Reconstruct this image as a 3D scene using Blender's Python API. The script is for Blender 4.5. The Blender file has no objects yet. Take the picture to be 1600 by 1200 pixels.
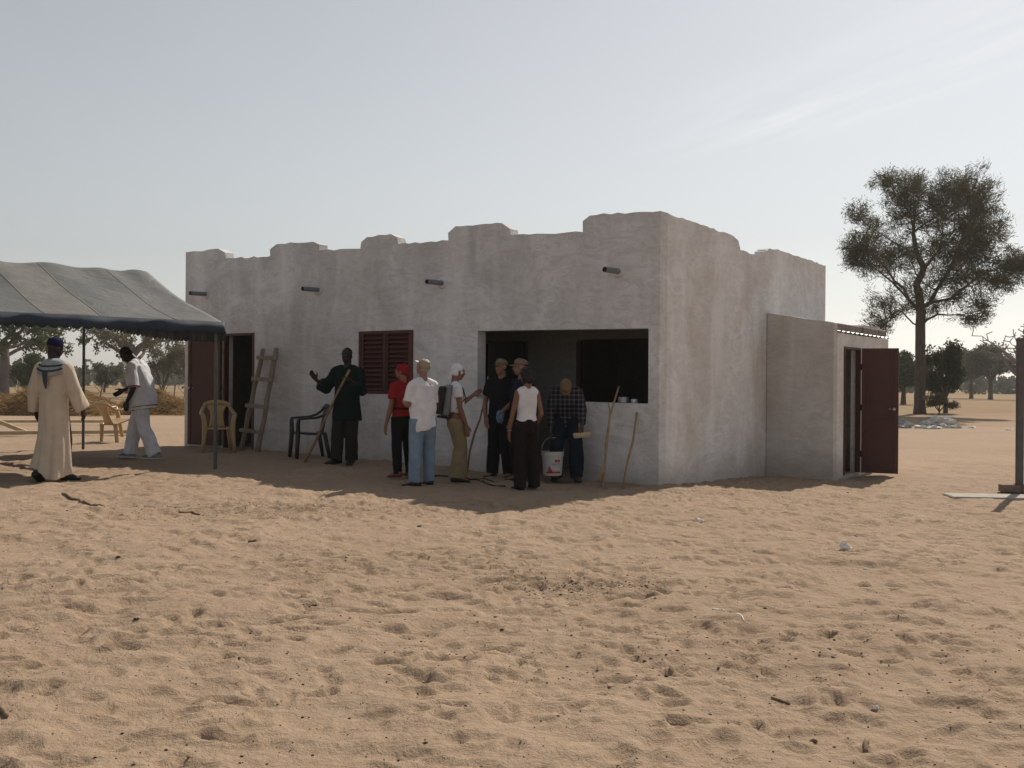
import bpy, bmesh, math, random
import numpy as np
from mathutils import Vector, Matrix
from mathutils.geometry import tessellate_polygon

random.seed(7)
rng = np.random.default_rng(7)
SC = bpy.context.scene
COL = SC.collection
PI = math.pi
R = math.radians

# ------------------------------------------------------------------ camera
CAM_H = 1.35
HAZE_D = 0.00042
F = 1629.0                     # focal length in pixels of the 1600 px wide photograph
ROLL = R(0.43)
CAMP = Vector((0, 0, CAM_H))
CR = Vector((math.cos(ROLL), 0, math.sin(ROLL)))
CU = Vector((-math.sin(ROLL), 0, math.cos(ROLL)))
CF = Vector((0, 1, 0))
cam = bpy.data.cameras.new('camera')
cam.sensor_width = 36.0
cam.lens = F / 1600 * 36
cam.clip_start = 0.1
cam.clip_end = 6000
camo = bpy.data.objects.new('camera', cam)
camo.matrix_world = Matrix(((CR.x, CU.x, -CF.x, CAMP.x), (CR.y, CU.y, -CF.y, CAMP.y), (CR.z, CU.z, -CF.z, CAMP.z), (0, 0, 0, 1)))
COL.objects.link(camo)
SC.camera = camo

# ------------------------------------------------------------------ sky, sun, exposure
SUN_AZ = R(32)                 # to the right of the view axis (+Y)
SUN_EL = R(42)
world = bpy.data.worlds.new('World')
SC.world = world
world.use_nodes = True
wn = world.node_tree.nodes
wl = world.node_tree.links
wn.clear()
wout = wn.new('ShaderNodeOutputWorld')
bg = wn.new('ShaderNodeBackground')
sky = wn.new('ShaderNodeTexSky')
sky.sky_type = 'NISHITA'
sky.sun_disc = False
sky.sun_elevation = SUN_EL
sky.sun_rotation = SUN_AZ
sky.altitude = 0
sky.air_density = 1.25
sky.dust_density = 0.8
sky.ozone_density = 1.0
hsv = wn.new('ShaderNodeHueSaturation')          # dusty Sahel air: less blue
hsv.inputs['Saturation'].default_value = 0.27
wl.new(sky.outputs[0], hsv.inputs['Color'])
# thin cirrus streaks on a high plane
tc = wn.new('ShaderNodeTexCoord')
sx = wn.new('ShaderNodeSeparateXYZ')
wl.new(tc.outputs['Generated'], sx.inputs[0])
def wmath(op, a, b=None, c=None):
    n = wn.new('ShaderNodeMath'); n.operation = op
    for i, v in enumerate((a, b, c)):
        if v is None: continue
        if hasattr(v, 'node'): wl.new(v, n.inputs[i])
        else: n.inputs[i].default_value = v
    return n.outputs[0]
zc = wmath('MAXIMUM', sx.outputs[2], 0.05)
pxs = wmath('DIVIDE', sx.outputs[0], zc)
pys = wmath('DIVIDE', sx.outputs[1], zc)
rr = wmath('ADD', wmath('MULTIPLY', pxs, 0.924), wmath('MULTIPLY', pys, 0.383))
qq = wmath('ADD', wmath('MULTIPLY', pxs, -0.383), wmath('MULTIPLY', pys, 0.924))
cb = wn.new('ShaderNodeCombineXYZ')
wl.new(wmath('MULTIPLY', qq, 0.55), cb.inputs[0])
wl.new(wmath('MULTIPLY', rr, 3.2), cb.inputs[1])
nz = wn.new('ShaderNodeTexNoise')
nz.inputs['Scale'].default_value = 1.3
nz.inputs['Detail'].default_value = 5
nz.inputs['Roughness'].default_value = 0.62
wl.new(cb.outputs[0], nz.inputs['Vector'])
def wband(center, width):
    d = wmath('DIVIDE', wmath('SUBTRACT', rr, center), width)
    return wmath('POWER', 2.718, wmath('MULTIPLY', wmath('MULTIPLY', d, d), -1.0))
band = wmath('ADD', wband(2.46, 0.27), wmath('MULTIPLY', wband(2.02, 0.12), 0.2))
fr = wn.new('ShaderNodeMapRange')
fr.inputs['From Min'].default_value = 0.38; fr.inputs['From Max'].default_value = 0.62
wl.new(nz.outputs[0], fr.inputs['Value'])
qf = wn.new('ShaderNodeMapRange'); qf.inputs['From Min'].default_value = 4.1; qf.inputs['From Max'].default_value = 3.2
wl.new(qq, qf.inputs['Value'])
band = wmath('MULTIPLY', band, qf.outputs[0])
cfac = wmath('ADD', wmath('MULTIPLY', wmath('MULTIPLY', band, fr.outputs[0]), 0.42), wmath('MULTIPLY', fr.outputs[0], 0.018))
cl = wn.new('ShaderNodeMix'); cl.data_type = 'RGBA'; cl.blend_type = 'MIX'
wl.new(cfac, cl.inputs['Factor'])
wl.new(hsv.outputs[0], cl.inputs['A'])
cl.inputs['B'].default_value = (11, 11, 11, 1)
wl.new(cl.outputs['Result'], bg.inputs['Color'])
bg.inputs['Strength'].default_value = 0.076
wl.new(bg.outputs[0], wout.inputs[0])

sun = bpy.data.lights.new('sun', 'SUN')
sun.energy = 4.4
sun.angle = R(0.6)
sun.color = (1.0, 0.90, 0.76)
suno = bpy.data.objects.new('sun', sun)
sd = Vector((math.sin(SUN_AZ) * math.cos(SUN_EL), math.cos(SUN_AZ) * math.cos(SUN_EL), math.sin(SUN_EL)))
suno.rotation_euler = sd.to_track_quat('Z', 'Y').to_euler()
suno.location = (20, 30, 40)
COL.objects.link(suno)

SC.view_settings.view_transform = 'Standard'
SC.view_settings.look = 'None'
SC.view_settings.gamma = 1.0
SC.view_settings.use_curve_mapping = False
SC.view_settings.exposure = 0.16
SC.render.engine = 'CYCLES'
SC.cycles.use_denoising = True
SC.cycles.max_bounces = 8
SC.cycles.diffuse_bounces = 4
SC.cycles.volume_bounces = 0
SC.cycles.transparent_max_bounces = 8

# ------------------------------------------------------------------ noise and terrain
def _hash(ix, iy, iz, seed):
    h = (ix.astype(np.int64) * 374761393 + iy.astype(np.int64) * 668265263 + iz.astype(np.int64) * 2147483647 + seed * 974634529) & 0xffffffff
    h = ((h ^ (h >> 13)) * 1274126177) & 0xffffffff
    h = ((h ^ (h >> 16)) * 2246822519) & 0xffffffff
    return ((h ^ (h >> 15)) & 0xffffff) / float(0xffffff)
def vn2(x, y, seed=0):
    xi = np.floor(x); yi = np.floor(y); fx = x - xi; fy = y - yi
    fx = fx * fx * (3 - 2 * fx); fy = fy * fy * (3 - 2 * fy)
    z = np.zeros_like(xi)
    a = _hash(xi, yi, z, seed); b = _hash(xi + 1, yi, z, seed); c = _hash(xi, yi + 1, z, seed); d = _hash(xi + 1, yi + 1, z, seed)
    return (a * (1 - fx) + b * fx) * (1 - fy) + (c * (1 - fx) + d * fx) * fy - 0.5
def vn3(p, seed=0):
    f0 = np.floor(p); f = p - f0; f = f * f * (3 - 2 * f)
    out = 0
    for dx in (0, 1):
        for dy in (0, 1):
            for dz in (0, 1):
                w = (f[:, 0] if dx else 1 - f[:, 0]) * (f[:, 1] if dy else 1 - f[:, 1]) * (f[:, 2] if dz else 1 - f[:, 2])
                out = out + w * _hash(f0[:, 0] + dx, f0[:, 1] + dy, f0[:, 2] + dz, seed)
    return out - 0.5
_tx = np.linspace(-30, 30, 601)
_tz = np.interp(_tx, [-30, -4.5, -2.5, 0.0, 2.0, 3.2, 5.0, 8.0, 30], [.14, .14, .12, .03, 0, -.05, -.12, -.10, -.06])
_tz = np.convolve(np.pad(_tz, 8, mode='edge'), np.ones(17) / 17, 'valid')
def terrain(x, y):
    x = np.asarray(x, float); y = np.asarray(y, float)
    z = np.interp(x, _tx, _tz)
    z = z * np.interp(y, [-5, 3, 9, 30, 48], [0.2, 0.3, 1, 1, 0.0])
    # far sandy bank right of the building where the rubbish lies
    bx = (x - 20.0) / 9.0; by = (y - 39.3) / 1.3
    z = z - 0.16 * np.exp(-(bx * bx) ** 2 - by * by)
    z = z + 0.10 * vn2(x / 14.0, y / 14.0, 5) * np.interp(y, [20, 40], [0, 1])
    return z
def tz(x, y): return float(terrain(x, y))

def at(px, py, D):
    return CAMP + D * (((px - 800) / F) * CR + ((600 - py) / F) * CU + CF)
def ground_at(px, py):
    d = ((px - 800) / F) * CR + ((600 - py) / F) * CU + CF
    D = 14.0
    for _ in range(60):
        x = d.x * D
        z = tz(x, D)
        D = 0.5 * D + 0.5 * (z - CAM_H) / d.z
    return Vector((d.x * D, D, tz(d.x * D, D)))

# ------------------------------------------------------------------ materials
def nodes_of(name):
    m = bpy.data.materials.new(name); m.use_nodes = True
    nt = m.node_tree
    return m, nt.nodes, nt.links, nt.nodes['Principled BSDF']
def setv(b, rough=0.9, metallic=0.0, spec=0.3):
    b.inputs['Roughness'].default_value = rough
    b.inputs['Metallic'].default_value = metallic
    b.inputs['Specular IOR Level'].default_value = spec
def mixc(n, l, fac, a, b, blend='MIX'):
    m = n.new('ShaderNodeMix'); m.data_type = 'RGBA'; m.blend_type = blend
    for s, v in (('Factor', fac), ('A', a), ('B', b)):
        if hasattr(v, 'node'): l.new(v, m.inputs[s])
        elif s == 'Factor': m.inputs[s].default_value = v
        else: m.inputs[s].default_value = (*v, 1)
    return m.outputs['Result']
def noise_n(n, l, vec, scale, detail=4, rough=0.55, dist=0.0, sc=None):
    t = n.new('ShaderNodeTexNoise')
    t.inputs['Scale'].default_value = scale; t.inputs['Detail'].default_value = detail
    t.inputs['Roughness'].default_value = rough; t.inputs['Distortion'].default_value = dist
    if sc:
        mp = n.new('ShaderNodeMapping'); mp.inputs['Scale'].default_value = sc
        l.new(vec, mp.inputs[0]); vec = mp.outputs[0]
    l.new(vec, t.inputs['Vector'])
    return t.outputs[0]
def rng_n(n, l, v, a, b, c=0.0, d=1.0):
    m = n.new('ShaderNodeMapRange'); l.new(v, m.inputs['Value'])
    m.inputs['From Min'].default_value = a; m.inputs['From Max'].default_value = b
    m.inputs['To Min'].default_value = c; m.inputs['To Max'].default_value = d
    return m.outputs[0]
def bump_n(n, l, b, h, strength, dist, prev=None):
    bp = n.new('ShaderNodeBump'); bp.inputs['Strength'].default_value = strength; bp.inputs['Distance'].default_value = dist
    l.new(h, bp.inputs['Height'])
    if prev: l.new(prev, bp.inputs['Normal'])
    l.new(bp.outputs[0], b.inputs['Normal'])
    return bp.outputs[0]
def mat(name, col, rough=0.85, var=0.2, scale=6.0, bump=0.0, bscale=40.0, metallic=0.0, spec=0.3, sc=None, bdist=0.01, sheen=0.0):
    m, n, l, b = nodes_of(name)
    setv(b, rough, metallic, spec)
    tcn = n.new('ShaderNodeTexCoord')
    v = noise_n(n, l, tcn.outputs['Object'], scale, 5, 0.6, 0.2, sc)
    f = rng_n(n, l, v, 0.3, 0.7)
    lo = tuple(c * (1 - var) for c in col); hi = tuple(min(1, c * (1 + var)) for c in col)
    l.new(mixc(n, l, f, lo, hi), b.inputs['Base Color'])
    if bump > 0:
        h = noise_n(n, l, tcn.outputs['Object'], bscale, 4, 0.6, 0, sc)
        bump_n(n, l, b, h, bump, bdist)
    return m

def plaster_mat(name, base, dark, brown, brown_amt):
    m, n, l, b = nodes_of(name); setv(b, 0.92, 0, 0.2)
    tcn = n.new('ShaderNodeTexCoord'); o = tcn.outputs['Object']
    big = rng_n(n, l, noise_n(n, l, o, 0.9, 5, 0.6, 0.8), 0.35, 0.68)
    c1 = mixc(n, l, big, base, dark)
    strokes = rng_n(n, l, noise_n(n, l, o, 2.2, 6, 0.72, 2.2, (1.0, 1.0, 2.2)), 0.44, 0.60)
    c2 = mixc(n, l, rng_n(n, l, strokes, 0, 1, 0, 0.50), c1, tuple(x * 0.80 for x in dark))
    streak = rng_n(n, l, noise_n(n, l, o, 2.2, 4, 0.6, 0.3, (1.0, 1.0, 0.16)), 0.5, 0.74)
    c3 = mixc(n, l, rng_n(n, l, streak, 0, 1, 0, 0.65), c2, tuple(min(.9, x * 1.14) for x in base))
    br = rng_n(n, l, noise_n(n, l, o, 1.1, 4, 0.6, 0.5, (1.0, 1.0, 0.55)), 0.5, 0.70, 0, brown_amt)
    c4 = mixc(n, l, br, c3, brown)
    # splashed dirt close to the sand
    sp = n.new('ShaderNodeSeparateXYZ'); l.new(o, sp.inputs[0])
    edge = noise_n(n, l, o, 3.0, 4, 0.6)
    mm = n.new('ShaderNodeMath'); mm.operation = 'MULTIPLY_ADD'
    l.new(edge, mm.inputs[0]); mm.inputs[1].default_value = -0.55; l.new(sp.outputs[2], mm.inputs[2])
    dirt = rng_n(n, l, mm.outputs[0], -0.28, 0.12, 0.55, 0.0)
    c5 = mixc(n, l, dirt, c4, (0.30, 0.23, 0.165))
    fine = rng_n(n, l, noise_n(n, l, o, 38, 4, 0.7), 0.25, 0.75)
    c6 = mixc(n, l, 0.16, c5, mixc(n, l, fine, (0.2, 0.19, 0.18), (0.75, 0.74, 0.72)))
    l.new(c6, b.inputs['Base Color'])
    p = bump_n(n, l, b, noise_n(n, l, o, 2.4, 4, 0.55, 0.6, (1, 1, 2.2)), 0.55, 0.05)
    bump_n(n, l, b, noise_n(n, l, o, 55, 4, 0.7), 0.35, 0.006, p)
    return m
PLASTER = plaster_mat('plaster_whitewash', (0.725, 0.715, 0.73), (0.50, 0.485, 0.49), (0.45, 0.395, 0.345), 0.36)
PLASTER_SIDE = plaster_mat('plaster_side', (0.82, 0.80, 0.80), (0.65, 0.63, 0.62), (0.50, 0.435, 0.37), 0.62)  # whitewash lightened: the brighter light from the right is put into the colour
PLASTER_RAW = plaster_mat('plaster_annex', (0.59, 0.565, 0.545), (0.48, 0.455, 0.435), (0.36, 0.30, 0.235), 0.5)
PLASTER_IN = plaster_mat('plaster_inside_shade', (0.12, 0.116, 0.102), (0.09, 0.087, 0.078), (0.09, 0.08, 0.068), 0.4)  # inside plaster darkened, the rooms' deep shade is put into its colour
RED = mat('red_oxide_paint', (0.062, 0.0135, 0.0085), 0.55, 0.18, 4, 0.12, 30, 0, 0.5)
REDDARK = mat('red_oxide_dark', (0.036, 0.009, 0.007), 0.6, 0.2, 4)
STEEL = mat('dull_steel', (0.35, 0.35, 0.36), 0.45, 0.2, 8, 0, 0, 0.8, 0.5)
PVC = mat('grey_pipe', (0.17, 0.19, 0.22), 0.5, 0.15, 10)
BLACKIN = mat('pipe_mouth', (0.012, 0.012, 0.012), 0.9, 0.1)
ZINC = mat('zinc_sheet', (0.50, 0.51, 0.53), 0.4, 0.25, 4, 0, 0, 0.7, 0.5)
MUD = mat('mud_block', (0.22, 0.18, 0.16), 0.95, 0.25, 6, 0.5, 20)
WOODGREY = mat('weathered_pole', (0.25, 0.205, 0.16), 0.9, 0.3, 9, 0.5, 30, sc=(3, 3, 0.5))
WOODPALE = mat('pale_timber', (0.46, 0.36, 0.23), 0.85, 0.2, 5, 0.3, 30)
WOODRED = mat('brown_stick', (0.20, 0.115, 0.075), 0.85, 0.3, 12, 0.4, 40)
WOODTAN = mat('tan_stick', (0.30, 0.20, 0.11), 0.85, 0.3, 12, 0.4, 40)
PLASTAN = mat('tan_plastic', (0.42, 0.285, 0.135), 0.42, 0.10, 4, spec=0.5)
PLASBLACK = mat('black_plastic', (0.016, 0.015, 0.015), 0.4, 0.2, 6, spec=0.5)
CONCRETE = mat('concrete', (0.36, 0.33, 0.29), 0.95, 0.2, 6, 0.4, 30)
BLOCK = mat('laterite_block', (0.20, 0.145, 0.12), 0.95, 0.3, 8, 0.5, 30)
POSTM = mat('steel_post', (0.10, 0.085, 0.085), 0.6, 0.2, 8, spec=0.4)
TENTPOLE = mat('tent_pole_steel', (0.085, 0.085, 0.075), 0.5, 0.25, 8, spec=0.4)
BARK = mat('acacia_bark', (0.085, 0.062, 0.052), 0.95, 0.35, 3, 0.6, 12, sc=(3, 3, 0.6), bdist=0.05)
BARKBAO = mat('baobab_bark', (0.16, 0.13, 0.125), 0.9, 0.25, 0.8, 0.5, 3, bdist=0.1)
STRAWBASE = mat('straw_heap_soil', (0.155, 0.097, 0.045), 0.95, 0.4, 2.5, 0.8, 10, bdist=0.06)

def leaf_mat(name, c1, c2):
    m, n, l, b = nodes_of(name); setv(b, 0.7, 0, 0.2)
    g = n.new('ShaderNodeNewGeometry')
    l.new(mixc(n, l, g.outputs['Random Per Island'], c1, c2), b.inputs['Base Color'])
    tr = n.new('ShaderNodeBsdfTranslucent'); l.new(mixc(n, l, g.outputs['Random Per Island'], c1, c2), tr.inputs[0])
    ms = n.new('ShaderNodeMixShader'); ms.inputs[0].default_value = 0.25
    l.new(b.outputs[0], ms.inputs[1]); l.new(tr.outputs[0], ms.inputs[2])
    l.new(ms.outputs[0], n['Material Output'].inputs[0])
    return m
LEAF_ACACIA = leaf_mat('acacia_leaves', (0.058, 0.060, 0.028), (0.105, 0.095, 0.045))
LEAF_DARK = leaf_mat('dark_leaves', (0.030, 0.040, 0.018), (0.065, 0.075, 0.030))
LEAF_GREEN = leaf_mat('green_leaves', (0.050, 0.078, 0.022), (0.115, 0.135, 0.045))
LEAF_DRY = leaf_mat('dry_leaves', (0.085, 0.080, 0.040), (0.15, 0.125, 0.065))
LEAF_FAR = leaf_mat('far_leaves', (0.06, 0.07, 0.04), (0.10, 0.105, 0.06))
STRAW = leaf_mat('straw', (0.20, 0.12, 0.048), (0.40, 0.27, 0.12))

SOIL_SHADE = []
for px_, py_, rx_, ry_, am_ in ((330, 793, 1.7, .75, .8), (520, 792, 1.5, .6, .6), (905, 912, .75, .42, .85), (760, 790, 1.2, .5, .5), (640, 880, 1.6, .8, .35), (1150, 1000, 1.3, .7, .35), (1110, 770, 1.3, .5, .5)):
    g_ = ground_at(px_, py_); SOIL_SHADE.append((g_.x, g_.y, rx_, ry_, am_))
def sand_mat():
    m, n, l, b = nodes_of('sand'); setv(b, 0.97, 0, 0.12)
    g = n.new('ShaderNodeNewGeometry'); p = g.outputs['Position']
    v1 = rng_n(n, l, noise_n(n, l, p, 0.35, 5, 0.6, 0.5), 0.3, 0.7)
    c1 = mixc(n, l, v1, (0.336, 0.246, 0.174), (0.395, 0.293, 0.215))
    v2 = rng_n(n, l, noise_n(n, l, p, 5.5, 6, 0.7, 0.6), 0.32, 0.72)
    c2 = mixc(n, l, rng_n(n, l, v2, 0, 1, 0.0, 0.55), c1, (0.288, 0.202, 0.133))
    v3 = rng_n(n, l, noise_n(n, l, p, 48, 4, 0.85), 0.57, 0.68)
    c3 = mixc(n, l, rng_n(n, l, v3, 0, 1, 0, 0.62), c2, (0.16, 0.115, 0.08))
    # trodden dung and damp earth where animals stood, plus shadows painted into the sand
    for (cx_, cy_, rx_, ry_, amt) in SOIL_SHADE:
        mp = n.new('ShaderNodeMapping'); mp.vector_type = 'POINT'
        mp.inputs['Location'].default_value = (-cx_ / rx_, -cy_ / ry_, 0); mp.inputs['Scale'].default_value = (1 / rx_, 1 / ry_, 0)
        l.new(p, mp.inputs[0])
        ln = n.new('ShaderNodeVectorMath'); ln.operation = 'LENGTH'; l.new(mp.outputs[0], ln.inputs[0])
        near_ = rng_n(n, l, ln.outputs['Value'], 0.15, 1.0, 1.0, 0.0)
        sp_ = rng_n(n, l, noise_n(n, l, p, 9, 6, 0.8, 0.4), 0.46, 0.60)
        mu = n.new('ShaderNodeMath'); mu.operation = 'MULTIPLY'; l.new(near_, mu.inputs[0]); l.new(sp_, mu.inputs[1])
        c3 = mixc(n, l, rng_n(n, l, mu.outputs[0], 0, 1, 0, amt), c3, (0.105, 0.072, 0.048))
    # far field: drier grass litter, browner
    sp = n.new('ShaderNodeSeparateXYZ'); l.new(p, sp.inputs[0])
    far = rng_n(n, l, sp.outputs[1], 36, 60)
    c4 = mixc(n, l, rng_n(n, l, noise_n(n, l, p, 0.16, 6, 0.7, 0.3, (1, 3, 1)), 0.35, 0.65), (0.29, 0.20, 0.113), (0.205, 0.138, 0.077))
    l.new(mixc(n, l, far, c3, c4), b.inputs['Base Color'])
    pr = bump_n(n, l, b, noise_n(n, l, p, 16, 6, 0.7, 0.4), 0.7, 0.045)
    bump_n(n, l, b, noise_n(n, l, p, 85, 3, 0.7), 0.4, 0.008, pr)
    return m
SAND = sand_mat()

# ------------------------------------------------------------------ mesh builder
class MB:
    def __init__(s): s.v = []; s.f = []
    def add(s, vs, fs):
        o = len(s.v); s.v.extend([tuple(p) for p in vs]); s.f.extend([tuple(i + o for i in f) for f in fs]); return s
    def loft(s, rings, cap=True, closed=True):
        n = len(rings[0]); vs = [p for r in rings for p in r]; fs = []
        for i in range(len(rings) - 1):
            for j in range(n if closed else n - 1):
                k = (j + 1) % n
                fs.append((i * n + j, i * n + k, (i + 1) * n + k, (i + 1) * n + j))
        if cap:
            fs.append(tuple(range(n - 1, -1, -1))); fs.append(tuple((len(rings) - 1) * n + j for j in range(n)))
        return s.add(vs, fs)
    def tube(s, path, radii, n=8, rnd=False, flat=1.0):
        path = [Vector(p) for p in path]
        if not hasattr(radii, '__len__'): radii = [radii] * len(path)
        radii = list(radii)
        if rnd:
            d0 = (path[0] - path[1]).normalized(); d1 = (path[-1] - path[-2]).normalized()
            r0, r1 = radii[0], radii[-1]
            path = [path[0] + d0 * r0 * .92, path[0] + d0 * r0 * .6] + path + [path[-1] + d1 * r1 * .6, path[-1] + d1 * r1 * .92]
            radii = [r0 * .38, r0 * .8] + radii + [r1 * .8, r1 * .38]
        rings = []
        up = None
        for i, p in enumerate(path):
            if i == 0: d = path[1] - path[0]
            elif i == len(path) - 1: d = path[-1] - path[-2]
            else: d = (path[i + 1] - path[i]).normalized() + (path[i] - path[i - 1]).normalized()
            d.normalize()
            if up is None:
                up = Vector((0, 0, 1)) if abs(d.z) < 0.9 else Vector((0, 1, 0))
            a = d.cross(up)
            if a.length < 1e-4: a = d.orthogonal()
            a.normalize(); b = a.cross(d); b.normalize(); up = b
            rings.append([p + a * (radii[i] * math.cos(2 * PI * k / n)) + b * (radii[i] * flat * math.sin(2 * PI * k / n)) for k in range(n)])
        return s.loft(rings)
    def ell(s, c, rad, rot=None, nu=14, nv=9):
        c = Vector(c); rings = []
        for i in range(1, nv):
            th = PI * i / nv
            r = []
            for j in range(nu):
                ph = 2 * PI * j / nu
                q = Vector((rad[0] * math.sin(th) * math.cos(ph), rad[1] * math.sin(th) * math.sin(ph), -rad[2] * math.cos(th)))
                if rot: q = rot @ q
                r.append(c + q)
            rings.append(r)
        t = Vector((0, 0, rad[2]))
        if rot: t = rot @ t
        vs = [p for r in rings for p in r] + [c - t, c + t]
        n = nu; fs = []
        for i in range(len(rings) - 1):
            for j in range(n):
                k = (j + 1) % n
                fs.append((i * n + j, i * n + k, (i + 1) * n + k, (i + 1) * n + j))
        b = len(rings) * n
        for j in range(n):
            k = (j + 1) % n
            fs.append((b, k, j)); fs.append((b + 1, (len(rings) - 1) * n + j, (len(rings) - 1) * n + k))
        return s.add(vs, fs)
    def box(s, c, ax, ay, az, hx, hy, hz, bev=0.0):
        c = Vector(c); ax = Vector(ax); ay = Vector(ay); az = Vector(az)
        if bev <= 0:
            vs = [c + ax * (x * hx) + ay * (y * hy) + az * (z * hz) for z in (-1, 1) for y in (-1, 1) for x in (-1, 1)]
            return s.add(vs, [(0, 2, 3, 1), (4, 5, 7, 6), (0, 1, 5, 4), (2, 6, 7, 3), (0, 4, 6, 2), (1, 3, 7, 5)])
        rings = []
        for z, ins in ((-hz, bev), (-hz + bev, 0), (hz - bev, 0), (hz, bev)):
            x1 = hx - ins; y1 = hy - ins; k = bev if ins == 0 else bev * 0.5
            pts = [(x1, -y1 + k), (x1, y1 - k), (x1 - k, y1), (-x1 + k, y1), (-x1, y1 - k), (-x1, -y1 + k), (-x1 + k, -y1), (x1 - k, -y1)]
            rings.append([c + ax * x + ay * y + az * z for x, y in pts])
        return s.loft(rings)
    def build(s, name, m, parent=None, origin=(0, 0, 0), smooth=False, xf=None):
        me = bpy.data.meshes.new(name)
        o = Vector(origin)
        vs = [Vector(p) for p in s.v]
        if xf is not None: vs = [xf @ p for p in vs]
        me.from_pydata([p - o for p in vs], [], s.f)
        bm = bmesh.new(); bm.from_mesh(me); bmesh.ops.recalc_face_normals(bm, faces=bm.faces); bm.to_mesh(me); bm.free()
        if smooth:
            me.shade_smooth()
        me.materials.append(m)
        ob = bpy.data.objects.new(name, me)
        COL.objects.link(ob)
        if parent is not None: ob.parent = parent
        elif Vector(origin).length > 0: ob.location = origin
        return ob
def smooth_angle(ob, ang=40):
    me = ob.data
    me.shade_smooth()
    me.set_sharp_from_angle(angle=R(ang))
    return ob
def thing(name, label, cat, loc, rz=0.0, group=None):
    o = bpy.data.objects.new(name, None); COL.objects.link(o)
    o.empty_display_size = 0.2
    o.location = loc; o.rotation_euler = (0, 0, rz); o['label'] = label; o['category'] = cat
    if group: o['group'] = group
    return o
def tag(o, label, cat, group=None):
    o['label'] = label; o['category'] = cat
    if group: o['group'] = group
    return o
def np_obj(name, verts, faces, m, parent=None, smooth=False):
    me = bpy.data.meshes.new(name)
    verts = np.asarray(verts, np.float32); faces = np.asarray(faces, np.int32)
    k = faces.shape[1]
    me.vertices.add(len(verts)); me.vertices.foreach_set('co', verts.ravel())
    me.loops.add(faces.size); me.loops.foreach_set('vertex_index', faces.ravel())
    me.polygons.add(len(faces)); me.polygons.foreach_set('loop_start', np.arange(0, faces.size, k, dtype=np.int32))
    if smooth: me.polygons.foreach_set('use_smooth', np.ones(len(faces), bool))
    me.update(calc_edges=True); me.validate()
    me.materials.append(m)
    ob = bpy.data.objects.new(name, me); COL.objects.link(ob)
    if parent is not None: ob.parent = parent
    return ob

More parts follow.
